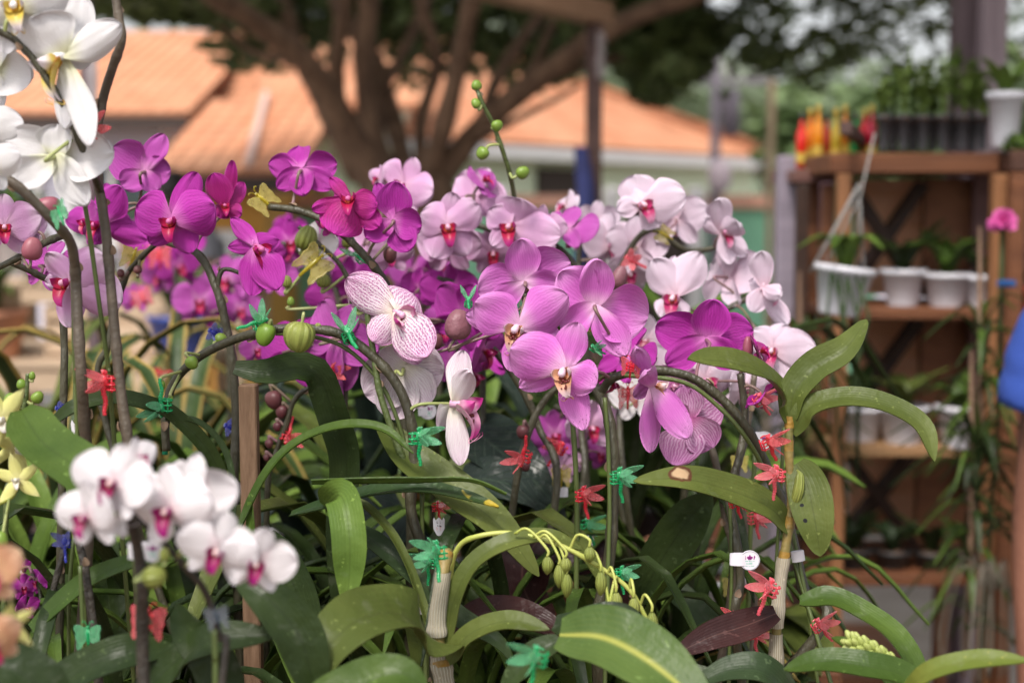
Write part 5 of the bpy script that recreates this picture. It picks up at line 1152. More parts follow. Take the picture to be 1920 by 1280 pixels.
plant('magenta orchid arching from the yellow clip over the pink flowers', 1.32, 760,
    stems=[([(505, 388, 1.32), (560, 395, 1.31), (620, 420, 1.30), (670, 465, 1.3), (705, 505, 1.3), (728, 545, 1.31), (745, 640, 1.33), (760, 800, 1.33), (770, 950, 1.33)], 8, stemD, True, 6)],
    flowers=[('H', 'mag', 566, 320, 1.33, 145, 1, [(505, 308, 50, 'p', .012), (562, 280, 46, 's', .02), (630, 306, 58, 'p', .01), (628, 350, 46, 's', -.01), (574, 372, 50, 's', -.012), (520, 354, 40, 's', -.01)]), ('H', 'magD', 656, 378, 1.26, 150, 0, [(620, 333, 28, 's', .01), (586, 392, 34, 's'), (708, 424, 46, 's'), (706, 388, 56, 'p'), (626, 438, 82, 'p', -.01)], (-6, 24, 6, 1.0)), ('H', 'mag', 738, 414, 1.27, 155, 1, [(706, 344, 34, 's'), (742, 342, 66, 'p', -.012), (790, 424, 62, 's'), (768, 466, 62, 'p', -.01), (688, 444, 48, 's')]), ('magD', 622, 405, 1.30, 110, -50, 10, 0, 0)], buds=[(732, 478, 26, 32, 180, 'K')])
# --- pale pink in the middle
plant('pale pink orchid with red lips in the upper middle', 1.46, 960,
    stems=[([(700, 420, 1.5), (780, 425, 1.5), (880, 420, 1.5), (960, 445, 1.5), (1040, 460, 1.5), (1085, 520, 1.5), (1095, 640, 1.5), (1090, 800, 1.5), (1085, 950, 1.48)], 6, stemD, True, 5), ([(893, 165, 1.36), (905, 195, 1.36), (925, 235, 1.37), (945, 290, 1.38), (960, 345, 1.4), (975, 440, 1.46)], 4.5, stemG, False, 5)],
    flowers=[('pale', 757, 348, 1.5, 128, -24, 8, -20), ('H', 'pale', 839, 425, 1.42, 150, 0, [(850, 362, 44, 's'), (812, 480, 58, 's'), (874, 478, 52, 's'), (790, 400, 70, 'p'), (896, 384, 66, 'p')], (6, 0, 6, 1.0)), ('pale', 840, 462, 1.48, 130, 170, 20, 0), ('H', 'pale', 957, 424, 1.42, 155, 0, [(975, 373, 86, 's', -.01), (922, 460, 38, 's'), (986, 474, 46, 's'), (1050, 442, 70, 'p'), (920, 392, 58, 'p')], (-14, 0, 8, 1.0)), ('pale', 893, 368, 1.54, 130, 150, -10, 20),
             ('magL', 905, 340, 1.5, 90, 60, 40, 0), ('pale', 1018, 432, 1.46, 110, 30, 0, 0), ('magL', 1065, 432, 1.5, 130, 150, -40, 0), ('pale', 925, 472, 1.54, 120, 0, -20, 0), ('pale', 733, 478, 1.5, 90, 10, -10, 0), ('pale', 695, 452, 1.55, 110, 160, 0, 0),
             ('pale', 710, 335, 1.5, 60, -60, 10, 0)],
    buds=[(893, 160, 20, 20, 0, 'L', 1.36), (892, 194, 18, 20, -30, 'L', 1.36), (932, 235, 22, 22, 60, 'L', 1.37), (905, 288, 24, 24, 220, 'L', 1.37), (980, 323, 24, 26, 60, 'L', 1.38)])
# --- blush white cluster on the right
plant('blush white orchid with rose lips filling the upper right cluster', 1.52, 1260,
    stems=[([(1380, 455, 1.55), (1290, 470, 1.54), (1225, 430, 1.53), (1180, 470, 1.54), (1150, 560, 1.55), (1160, 700, 1.55), (1170, 900, 1.5)], 6, stemD, True, 5), ([(1440, 545, 1.5), (1390, 565, 1.5), (1340, 600, 1.5), (1300, 680, 1.5), (1290, 850, 1.5)], 6.5, stemD, True, 4), ([(1060, 400, 1.58), (1090, 430, 1.58), (1085, 500, 1.58), (1100, 650, 1.56)], 5, stemD, True, 3)],
    flowers=[('H', 'blush', 1202, 382, 1.46, 150, 0, [(1190, 328, 74, 's'), (1158, 392, 42, 's'), (1240, 420, 58, 's'), (1284, 366, 78, 'p', -.01), (1176, 352, 54, 'p', .01)], (20, -4, 20, .95)), ('blush', 1268, 412, 1.56, 130, 172, 0, 0), ('blush', 1145, 460, 1.6, 140, 20, 0, 0, 1), ('blush', 1195, 462, 1.57, 130, 160, 10, 0), ('H', 'blush', 1356, 436, 1.5, 125, 0, [(1350, 376, 50, 's', -.02), (1326, 408, 40, 's'), (1368, 494, 34, 's'), (1388, 420, 46, 'p', -.03), (1400, 478, 36, 'p')], (30, 0, 0, .9)), 
             ('H', 'blush', 1264, 556, 1.42, 155, 0, [(1238, 592, 44, 's'), (1282, 596, 40, 's'), (1266, 480, 36, 's', .03), (1226, 486, 62, 'p'), (1312, 476, 68, 'p')], (-20, -6, 0, 1.0)), ('blush', 1368, 520, 1.52, 160, 130, -10, 0), ('H', 'blush', 1434, 540, 1.45, 140, 0, [(1428, 472, 46, 's', -.01), (1476, 608, 36, 's'), (1410, 584, 40, 's'), (1408, 530, 36, 'p', .02), (1462, 552, 34, 'p', -.03)], (60, 0, 0, .9)), ('H', 'blush', 1448, 655, 1.42, 150, 0, [(1482, 612, 52, 's'), (1478, 718, 38, 's'), (1416, 690, 34, 's'), (1526, 656, 78, 'p'), (1408, 622, 56, 'p')], (-20, -4, 0, .9)), ('blush', 1180, 510, 1.6, 110, 10, -20, 0),
             ('blush', 1212, 640, 1.55, 120, -20, 0, 0), ('white2', 1195, 745, 1.5, 100, 160, 0, 0), ('blush', 1245, 700, 1.55, 130, 170, 0, 0), ('blush', 1060, 388, 1.6, 80, -60, 20, 0), ('blush', 1120, 415, 1.62, 90, 170, 0, 0), ('blush', 1100, 440, 1.6, 90, 30, 0, 0)],
    buds=[(1160, 520, 30, 46, 20, 'M', 1.45), (1182, 560, 28, 36, 0, 'G', 1.45)])
# --- top left white
plant('large white orchid with yellow throat at the top left corner', 1.08, 60,
    stems=[([(-10, 320, 1.03), (40, 355, 1.03), (100, 415, 1.04), (132, 455, 1.06), (142, 520, 1.08), (146, 600, 1.08), (152, 700, 1.08), (158, 800, 1.1), (166, 1000, 1.12)], 10.5, stemB, True, 6), ([(-20, 50, 1.02), (45, 90, 1.03), (120, 200, 1.04), (160, 290, 1.06), (188, 360, 1.1), (198, 430, 1.12)], 8, stemD, False, 3)],
    flowers=[('H', 'white', 118, 104, 1.035, 250, 0, [(148, -14, 76, 's', .01), (168, 270, 52, 's', -.01), (116, 234, 40, 's'), (60, 34, 108, 'p', -.015), (230, 50, 60, 'p', .0), (176, 108, 44, 's', .01)], (-52, -24, 0, 1.25)), ('H', 'white', 106, 294, 1.055, 230, 1, [(108, 234, 62, 's'), (6, 264, 84, 'p'), (206, 284, 92, 'p'), (28, 344, 62, 's'), (164, 382, 58, 's')]), ('white', 28, 8, 1.02, 220, 10, -10, 10, 2), ('white', -30, 240, 1.05, 140, 30, 0, 0, 1), ('white', -6, 128, 1.06, 170, 160, 0, 30, 3), ('white', -20, 310, 1.0, 120, 20, 0, 0)], pot=potwhite_m)
plant('tall brown orchid stem rising past the white flowers at upper left', 1.1, 265,
    stems=[([(212, -30, 1.08), (222, 30, 1.08), (228, 75, 1.08), (210, 130, 1.09), (192, 190, 1.1), (182, 260, 1.1), (184, 340, 1.1), (198, 430, 1.1), (208, 540, 1.1), (217, 640, 1.1), (226, 730, 1.1), (240, 830, 1.1), (255, 960, 1.1)], 9.5, stemB, True, 8)], kind='moth_orchid', pot=potblack_m)
plant('pale pink orchid with purple flecks at the left edge', 1.22, 90,
    stems=[([(-10, 505, 1.2), (40, 480, 1.2), (85, 455, 1.22), (120, 440, 1.24)], 7, stemD, False, 2), ([(20, 492, 1.22), (70, 515, 1.23), (110, 545, 1.24), (120, 640, 1.24), (118, 800, 1.24)], 7, stemD, True, 3)],
    flowers=[('H', 'palespot', 130, 528, 1.19, 170, 0, [(86, 476, 44, 's'), (124, 612, 54, 's'), (76, 528, 44, 's', .01), (196, 484, 80, 'p', -.01), (228, 566, 88, 'p')], (-24, 0, 0, 1.1)), ('palespot', 8, 425, 1.18, 140, 20, 0, 0, 2), ('magL', 95, 500, 1.26, 120, 160, -20, 10), ('palespot', 55, 420, 1.22, 90, 60, 0, 0)], buds=[(60, 466, 38, 44, 10, 'P', 1.17)])
# --- lower left blurred white with magenta lips
plant('white orchid with magenta lips leaning towards us at lower left', .84, 250,
    stems=[([(175, 945, .84), (240, 960, .84), (300, 1010, .85), (345, 1060, .86), (385, 1110, .88), (410, 1190, .9), (415, 1290, .9)], 7, stemK, True, 4), ([(245, 960, .85), (258, 1030, .87), (266, 1100, .88), (270, 1290, .9)], 12, stemK, True, 4)],
    flowers=[('white2', 212, 905, .82, 150, -6, 10, -12, 0), ('white2', 165, 968, .82, 135, -26, 0, 6, 1), ('white2', 318, 955, .83, 165, -16, 0, 6, 2), ('white2', 372, 925, .86, 150, 160, 0, 0, 1), ('white2', 410, 1030, .83, 145, -6, -4, -14, 3), ('white2', 482, 1052, .83, 135, 6, -8, -14, 0), ('white2', 225, 960, .86, 110, 160, -20, 0), ('white2', 260, 860, .86, 80, 60, 20, 0)],
    buds=[(290, 1080, 42, 44, 80, 'G'), (308, 1038, 20, 26, 0, 'G')], pot=potblack_m, pr=.045)
# --- yellow green on the left edge
plant('yellow green orchid with round lime buds at the left edge', 1.1, -30,
    stems=[([(52, 700, 1.12), (48, 745, 1.12), (38, 800, 1.12), (20, 900, 1.12), (10, 1000, 1.12)], 5, stemG, True, 3), ([(70, 770, 1.12), (40, 790, 1.12)], 3, stemG, False, 0), ([(-5, 945, 1.08), (22, 930, 1.08), (30, 905, 1.08)], 5, stemY, False, 0)],
    flowers=[('yell', 2, 785, 1.06, 150, 10, 0, 20, 0), ('yell', 32, 900, 1.06, 108, 6, 16, 8, 1), ('yell', 30, 840, 1.09, 110, 40, -10, 60, 2)],
    buds=[(40, 720, 18, 20, 0, 'L', 1.12), (20, 750, 26, 28, 0, 'L', 1.12), (70, 744, 22, 24, 40, 'L', 1.12), (72, 782, 38, 26, 80, 'L', 1.1), (60, 704, 12, 16, 0, 'L', 1.12), (0, 1020, 30, 50, 10, 'L', 1.0)])
plant('orange and yellow spotted orchid with magenta lip at the lower left corner', .8, -30,
    stems=[([(-20, 1150, .8), (-30, 1220, .8), (-40, 1300, .8)], 7, stemD, True, 2)],
    flowers=[('orng', -24, 1080, .78, 150, 40, 10, 10, 1), ('orng', -22, 1215, .78, 150, 40, -10, 30, 2), ('yell', 18, 1175, .82, 110, 30, 0, 0, 2)], pr=.04)
# --- arching lime bud spray, bottom middle
def bud_spray():
    r = plant('arching lime green spray of hanging pods in front of the dark leaves', 1.16, 860, stems=[([(1215, 1165, 1.12), (1180, 1105, 1.12), (1120, 1060, 1.12), (1050, 1022, 1.12), (970, 1000, 1.13), (900, 1004, 1.13), (858, 1028, 1.14), (842, 1100, 1.15), (835, 1250, 1.15)], 5, stemY, True, 6)], kind='dendrobium', pot=potblack_m)
    for i, (sx, sy, bx, by, h) in enumerate(((965, 1000, 1026, 1060, 34), (1010, 1010, 1048, 1080, 44), (1035, 1018, 1062, 1098, 46), (1068, 1030, 1105, 1040, 30), (1105, 1050, 1126, 1094, 46), (1140, 1075, 1155, 1130, 40), (1160, 1090, 1145, 1150, 34), (1180, 1105, 1188, 1140, 40), (1200, 1135, 1222, 1170, 46), (1000, 1006, 1060, 1060, 30), (1120, 1060, 1140, 1150, 30))):
        b = MB(); a = P(sx, sy, 1.12); top = P(bx, by - h / 2, 1.11); b.tube(crom([a, a.lerp(top, .4) + V(0, 0, px(26, 1.12)), top + V(0, 0, px(14, 1.12)), top], 5), px(2.8, 1.12), 6); o = b.build('pod_stalk', stemY, r)
        b = MB(); w_ = px(11, 1.12); hh = px(h / 2, 1.12); c = P(bx, by, 1.11); rows = []
        for k in range(11):
            t = k / 10; z = 1 - 2 * t; rad = w_ * math.sin(math.pi * min(1, t * .9 + .08)) ** .8; rows.append([c + V(rad * (1 + .12 * math.cos(3 * q)) * math.cos(q), rad * math.sin(q), hh * z) for q in [j / 12 * 6.283 for j in range(12)]])
        b.grid(rows, closed=True); b.build('pod', budG, o)
bud_spray()
# --- dendrobium canes
cane_m = leaf_mat('cane_sheath', (.20, .17, .11), (.38, .34, .26), rib=(.60, .58, .50), veins=18, vamt=.75, rough=.75, transl=0); cane_y = mat('cane_joint', (.32, .17, .02), .5, (.12, .10, .03), 60, .3, 200); caneg = mat('cane_green', (.12, .12, .035), .5, (.30, .20, .06), 28, .2, 160)
def cane(r, pts, rpx, D, joints, papery):
    c = resample(crom([P(p[0], p[1], p[2] if len(p) > 2 else D) for p in pts], 8), 60); r0 = px(rpx, D)
    b = MB(); rad = []
    for i in range(60):
        u = i / 59; q = r0 * (.75 + .4 * u)
        for k in joints: q *= 1 + .22 * math.exp(-((u - k) * 40) ** 2)
        rad.append(q)
    b.tube(c, rad, 12); o = b.build('cane', caneg, r)
    for k in joints: b = MB(); i = int(k * 59); b.tube(c[max(0, i - 1):i + 2], [rad[i] * 1.06] * len(c[max(0, i - 1):i + 2]), 12, False); b.build('joint', cane_y, o)
    for a, e in papery:
        b = MB(); seg = c[int(a * 59):int(e * 59) + 1]; n = len(seg); rows = []
        for i in range(n): rows.append([seg[i] + V(math.cos(q) * (rad[int(a * 59) + i] * (1.13 + .12 * math.sin(3 * q + i * .2)) + .0006), math.sin(q) * rad[int(a * 59) + i] * 1.2, 0) for q in [j / 16 * 6.283 for j in range(16)]])
        b.grid(rows, closed=True); b.build('papery_sheath', cane_m, o)
r = plant('tall cane orchid with broad green leaves and papery stem on the right', 1.2, 1455, kind='dendrobium', pot=potclay_m, leaves=[
    ([(1480, 792, 1.2), (1468, 745, 1.2), (1435, 705, 1.18), (1375, 682, 1.15), (1290, 672, 1.12)], 66, 'Y', 'strap', (.25, -.55, .8), .22),
    ([(1482, 785, 1.2), (1490, 735, 1.2), (1530, 688, 1.2), (1585, 655, 1.2), (1625, 600, 1.22)], 62, 'Y', 'oval', (-.45, -.8, .35), .25),
    ([(1486, 812, 1.2), (1520, 765, 1.19), (1590, 748, 1.18), (1665, 762, 1.17), (1728, 800, 1.16), (1752, 865, 1.15)], 50, 'Y', 'strap', (.15, -.62, .8), .22),
    ([(1478, 990, 1.2), (1440, 950, 1.19), (1370, 920, 1.18), (1280, 898, 1.16), (1188, 902, 1.15)], 62, leaf_mat('leaf_scarred', (.066, .088, .018), (.118, .142, .034), rough=.42, spot_at=[(.74, .68, .075, .30, (.50, .34, .20), (.10, .04, .02))]), 'oval', (.05, -.75, .65), .2),
    ([(1492, 870, 1.2), (1512, 905, 1.19), (1528, 975, 1.18), (1538, 1042, 1.18)], 78, leaf_mat('leaf_holed', (.066, .088, .018), (.118, .142, .034), rough=.42, spot_at=[(.62, .74, .022, .055, (.01, .01, .01), (.02, .02, .02)), (.46, .72, .018, .05, (.01, .01, .01), (.02, .02, .02))]), 'oval', (-.2, -1, .15), .12)], stems=[])
cane(r, [(1481, 780, 1.2), (1479, 850, 1.2), (1484, 940, 1.2), (1474, 1020, 1.2), (1462, 1100, 1.2), (1456, 1180, 1.2), (1455, 1290, 1.2), (1455, 1430, 1.2)], 9.5, 1.2, (.02, .10, .2, .31, .42, .56, .7), ((.42, .62), (.64, .95)))
b = MB(); c = P(1494, 912, 1.19); b.tube(crom([P(1488, 948, 1.19), P(1497, 920, 1.185), P(1500, 892, 1.185), P(1494, 880, 1.185)], 5), [.002, .003, .0042, .0046, .0046, .0048, .0048, .0045, .0043, .004, .0035, .0028, .002, .0014, .001, .0006], 9); b.build('young_shoot', budG, r)
r = plant('papery cane orchid with curved leaves in the bottom middle', 1.12, 830, kind='dendrobium', pot=potclay_m, leaves=[
    ([(835, 1225, 1.12), (800, 1190, 1.08), (740, 1150, 1.04), (660, 1170, 1.0), (600, 1240, .98), (590, 1330, .97)], 132, 'Y', 'oval', (-.2, -.75, .7), .15),
    ([(838, 1210, 1.12), (850, 1130, 1.12), (885, 1060, 1.12), (945, 1020, 1.12), (1030, 1005, 1.13), (1090, 1030, 1.14)], 38, 'Y', 'strap', (-.3, -.6, .75), .2),
    ([(842, 1240, 1.11), (880, 1190, 1.1), (950, 1165, 1.09), (1030, 1180, 1.08)], 42, 'Y', 'strap', (0, -.6, .8), .2),
    ([(815, 1215, 1.14), (790, 1130, 1.16), (760, 1050, 1.17), (720, 985, 1.18), (660, 940, 1.19), (560, 965, 1.22)], 20, 'Y', 'strap', (.6, -.5, .6), .3)], stems=[])
cane(r, [(838, 1030, 1.13), (830, 1080, 1.12), (820, 1150, 1.12), (822, 1220, 1.12), (835, 1300, 1.11), (842, 1400, 1.11)], 15, 1.12, (.05, .42, .6), ((.12, .45), (.5, .95)))
# --- bottom right plant
plant('cane orchid with a pale budding tip and yellowing leaf at the bottom right', 1.12, 1700, kind='dendrobium', stems=[], pot=potclay_m, pr=.045, leaves=[
    ([(1500, 1128, 1.14), (1560, 1122, 1.13), (1620, 1150, 1.12), (1680, 1195, 1.1), (1718, 1260, 1.09), (1725, 1330, 1.08)], 50, 'A', 'strap', (.3, -.6, .75), .22),
    ([(1740, 1340, 1.06), (1700, 1270, 1.06), (1620, 1248, 1.06), (1540, 1240, 1.07), (1470, 1255, 1.08)], 56, 'A', 'strap', (0, -.6, .8), .2),
    ([(1690, 1310, 1.02), (1740, 1262, 1.0), (1830, 1238, .99), (1930, 1238, .98)], 40, leaf_mat('leaf_yellowing', (.13, .17, .03), (.30, .24, .035), rough=.45, transl=.25), 'strap', (0, -.55, .85), .2),
    ([(1680, 1290, 1.12), (1620, 1225, 1.12), (1560, 1195, 1.12)], 30, 'A', 'strap', (0, -.6, .8), .2)])
def bud_cone():
    b = MB(); rr = random.Random(2); a, e = P(1590, 1200, 1.08), P(1700, 1270, 1.08); ax = (e - a).normalized(); u = ax.orthogonal().normalized(); w_ = ax.cross(u)
    for k in range(74):
        t = k / 74; q = k * 2.4; rad = px(26, 1.08) * math.sin(math.pi * min(1, t * .85 + .1)) ** .6; p = a.lerp(e, t) + (u * math.cos(q) + w_ * math.sin(q)) * rad * .7
        o = (u * math.cos(q) + w_ * math.sin(q)); d = (-ax * .75 + o * .55).normalized(); M = d.to_track_quat('Z', 'Y').to_matrix(); b.ball(p, (px(7, 1.08), px(7, 1.08), px(14, 1.08)), M, 7, 6)
    b.tube([a, e, e + (e - a) * .5], [px(8, 1.08), px(12, 1.08), px(9, 1.08)]); r = thing('flower_bud_spike', 'plump lime green budding flower spike at the bottom right', 'flower spike', e); b.build('buds', mat('spike_lime', (.40, .44, .14), .5, (.30, .36, .08), 60, transl=.1), r)
    b = MB(); b.tube([e + (e - a) * .3, V(e.x + .02, e.y, 1.1), V(e.x + .01, e.y, ZB1 + .02)], [.006, .006, .006]); b.build('stem', stemY, r)
bud_cone()
# --- front leaf plants along the bottom
plant('glossy strap leaved orchid with a bent blade in the middle of the lower left', 1.16, 600, kind='cymbidium', stems=[], pot=potblack_m, leaves=[
    ([(640, 1300, 1.2), (560, 1130, 1.22), (620, 1000, 1.2), (610, 950, 1.18), (640, 930, 1.14), (655, 1000, 1.12), (655, 1080, 1.12), (648, 1135, 1.12)][3:], 62, 'B', 'strap', (0, -1, .25), .25),
    ([(445, 1000, 1.2), (500, 890, 1.2), (560, 830, 1.2), (640, 800, 1.19), (720, 805, 1.18), (775, 850, 1.17)], 22, 'A', 'strap', (-.3, -.5, .8), .35),
    ([(585, 904, 1.16), (680, 903, 1.15), (780, 902, 1.15), (880, 900, 1.15), (950, 925, 1.15)], 22, 'A', 'blade', (0, .45, .9), .3),
    ([(545, 965, 1.2), (620, 945, 1.18), (700, 922, 1.17), (790, 915, 1.16), (870, 930, 1.16), (935, 950, 1.15)], 34, leaf_mat('leaf_yellow_flecked', (.020, .042, .013), (.036, .066, .02), spots=(.40, .30, .03), rough=.36), 'strap', (0, -.45, .9), .22),
    ([(660, 985, 1.22), (720, 1030, 1.2), (780, 1080, 1.19), (850, 1150, 1.18), (930, 1200, 1.17), (960, 1240, 1.17)], 40, 'T', 'strap', (.3, -.8, .5), .25),
    ([(720, 800, 1.22), (770, 860, 1.2), (860, 925, 1.18), (940, 990, 1.17), (1010, 1080, 1.17)], 74, 'Y', 'oval', (.25, -.8, .55), .2),
    ([(500, 1000, 1.2), (560, 1120, 1.2), (580, 1240, 1.2), (600, 1300, 1.2)], 70, 'D', 'strap', (0, -.8, .5), .2),
    ([(470, 940, 1.2), (480, 1060, 1.2), (520, 1180, 1.2), (560, 1300, 1.2)], 24, 'B', 'strap', (-.6, -.7, .3), .25)])
plant('dark strap leaved orchid with a leaf hooked over behind the wooden stake', 1.26, 640, kind='cymbidium', stems=[], pot=potblack_m, leaves=[
    ([(440, 690, 1.22), (500, 700, 1.22), (560, 690, 1.23), (600, 710, 1.24), (630, 790, 1.25), (650, 870, 1.26), (640, 1000, 1.27), (630, 1150, 1.27)], 62, 'D', 'strap', (-.2, -.85, .5), .25),
    ([(90, 800, 1.16), (140, 762, 1.16), (210, 745, 1.17), (270, 755, 1.18), (330, 782, 1.2), (400, 860, 1.22), (440, 980, 1.24)], 30, 'D', 'strap', (0, -.8, .6), .2),
    ([(310, 785, 1.2), (370, 790, 1.21), (420, 840, 1.22), (438, 920, 1.22), (430, 1060, 1.22)], 10, 'T', 'strap', (0, -.8, .6), .3)])
plant('green leaved orchid under the lower left white flowers', 1.04, 330, kind='moth_orchid', stems=[], pot=potclay_m, leaves=[
    ([(40, 770, 1.06), (80, 830, 1.03), (150, 880, 1.0), (220, 930, .99), (290, 960, 1.0)], 92, 'A', 'strap', (.15, -.75, .65), .2),
    ([(60, 1180, 1.1), (150, 1100, 1.1), (230, 1060, 1.08), (310, 1045, 1.06), (380, 1050, 1.06)], 42, 'A', 'lance', (-.3, -.7, .65), .22),
    ([(250, 1320, 1.0), (330, 1240, 1.0), (400, 1200, .98), (520, 1190, .98)], 66, 'D', 'strap', (0, -.7, .7), .2),
    ([(60, 1340, 1.0), (130, 1270, 1.0), (230, 1225, 1.0), (330, 1215, 1.02)], 70, 'D', 'strap', (0, -.75, .65), .2),
    ([(440, 1340, 1.0), (400, 1240, 1.0), (350, 1180, 1.0), (330, 1130, 1.0)], 84, 'D', 'oval', (0, -.85, .5), .2),
    ([(560, 1340, .95), (640, 1300, .95), (740, 1260, .95), (800, 1290, .95)], 90, 'A', 'oval', (0, -.7, .7), .2),
    ([(590, 1290, .97), (560, 1190, .97), (500, 1120, .97), (440, 1080, .98)], 92, 'D', 'oval', (.1, -.85, .5), .2),
    ([(120, 1330, .92), (40, 1260, .92), (-40, 1230, .92)], 100, 'D', 'oval', (0, -.75, .65), .2)])
plant('broad leaved orchid with a long yellow rib in front at the bottom middle', 1.0, 1120, kind='dendrobium', stems=[], pot=potclay_m, leaves=[
    ([(1050, 1190, 1.02), (1130, 1195, 1.0), (1210, 1235, .98), (1290, 1300, .96), (1340, 1360, .95)], 128, leaf_mat('leaf_yellow_rib', (.05, .09, .02), (.09, .14, .032), rib=(.50, .48, .10), ribw=.08, vamt=.04, rough=.4), 'oval', (.1, -.78, .6), .18),
    ([(1040, 1170, 1.06), (1090, 1175, 1.05), (1160, 1160, 1.05), (1230, 1195, 1.05)], 66, 'D', 'oval', (0, -.7, .7), .2),
    ([(1050, 1200, 1.03), (1000, 1230, 1.03), (940, 1290, 1.03)], 50, 'D', 'oval', (0, -.7, .7), .2)])
r = plant('round leaved orchid at the bottom edge left of the papery right cane', 1.14, 1380, kind='moth_orchid', stems=[], leaves=[
    ([(1500, 1330, 1.12), (1440, 1262, 1.1), (1370, 1255, 1.1), (1300, 1285, 1.1)], 64, 'T', 'oval', (0, -.6, .8), .2), ([(1240, 1340, 1.1), (1290, 1280, 1.1), (1350, 1270, 1.1)], 70, 'D', 'oval', (0, -.6, .8), .2)])
add_leaf(r, [(1455, 1150, 1.19), (1400, 1172, 1.18), (1330, 1195, 1.17), (1262, 1228, 1.16)], 60, 'P', 'oval', (0, -.8, .6), .22)
plant('plant with a big dark upright leaf leaning right of centre', 1.34, 1230, kind='foliage_plant', cat='foliage plant', stems=[], leaves=[
    ([(1195, 1130, 1.34), (1240, 1050, 1.33), (1290, 975, 1.32), (1335, 925, 1.31)], 84, 'D', 'strap', (.2, -.85, .5), .12),
    ([(1380, 1230, 1.4), (1310, 1150, 1.4), (1240, 1090, 1.42), (1180, 1060, 1.44)], 50, 'T', 'strap', (.2, -.8, .55), .2),
    ([(1230, 1240, 1.36), (1190, 1150, 1.36), (1170, 1090, 1.36)], 60, 'P', 'oval', (0, -.9, .4), .2)])
plant('veined grey green foliage plant with quilted leaves behind the striped flower', 1.42, 950, kind='foliage_plant', cat='foliage plant', stems=[], leaves=[
    ([(880, 800, 1.5), (930, 840, 1.46), (990, 890, 1.43), (1040, 945, 1.42)], 120, 'V', 'heart', (.1, -.8, .6), .15), ([(860, 900, 1.44), (920, 900, 1.42), (1010, 930, 1.42), (1060, 1000, 1.42)], 100, 'V', 'heart', (0, -.6, .8), .15),
    ([(760, 960, 1.5), (700, 990, 1.48), (640, 1080, 1.48), (620, 1180, 1.48)], 120, 'V', 'heart', (0, -.85, .5), .15), ([(820, 1010, 1.5), (760, 1080, 1.48), (740, 1180, 1.46)], 110, 'V', 'heart', (0, -.9, .4), .15),
    ([(1010, 1010, 1.36), (980, 1060, 1.35), (990, 1120, 1.35), (1040, 1160, 1.35)], 110, 'P', 'heart', (-.1, -.9, .4), .15), ([(1060, 1060, 1.4), (1110, 1040, 1.4), (1150, 1060, 1.4)], 80, 'P', 'oval', (0, -.7, .7), .15),
    ([(840, 1180, 1.3), (920, 1150, 1.28), (1010, 1165, 1.26), (1070, 1200, 1.25)], 74, 'P', 'oval', (0, -.6, .8), .15)])

# --- thin strap leaves weaving between the stems
for i, (x, D, k) in enumerate(((520, 1.30, 'A'), (690, 1.34, 'D'), (840, 1.30, 'A'), (985, 1.33, 'D'), (1120, 1.31, 'A'), (1260, 1.46, 'D'), (1330, 1.50, 'A'), (230, 1.25, 'D'), (380, 1.3, 'A'), (60, 1.28, 'A'))):
    plant(('thin leaved orchid clump right of the wooden stake', 'thin dark leaved clump behind the bent glossy blade', 'thin leaved clump behind the papery middle cane', 'thin dark leaved clump behind the green pods', 'thin leaved clump behind the dark stem right of centre', 'thin dark leaved clump under the big upright leaf', 'thin leaved clump behind the right hand cane', 'thin dark leaved clump behind the black stems at lower left', 'thin leaved clump left of the wooden stake', 'thin leaved clump at the lower left edge')[i],
        D, x, kind='cymbidium', cat='orchid', group='thin leaved clumps between the stems', pot=potblack_m, pr=.035, ros=(9, .23, .0135 + .002 * (i % 3), LMAT[k], 300 + i, 'strap', 1.25, .5, 'leaf', 16))
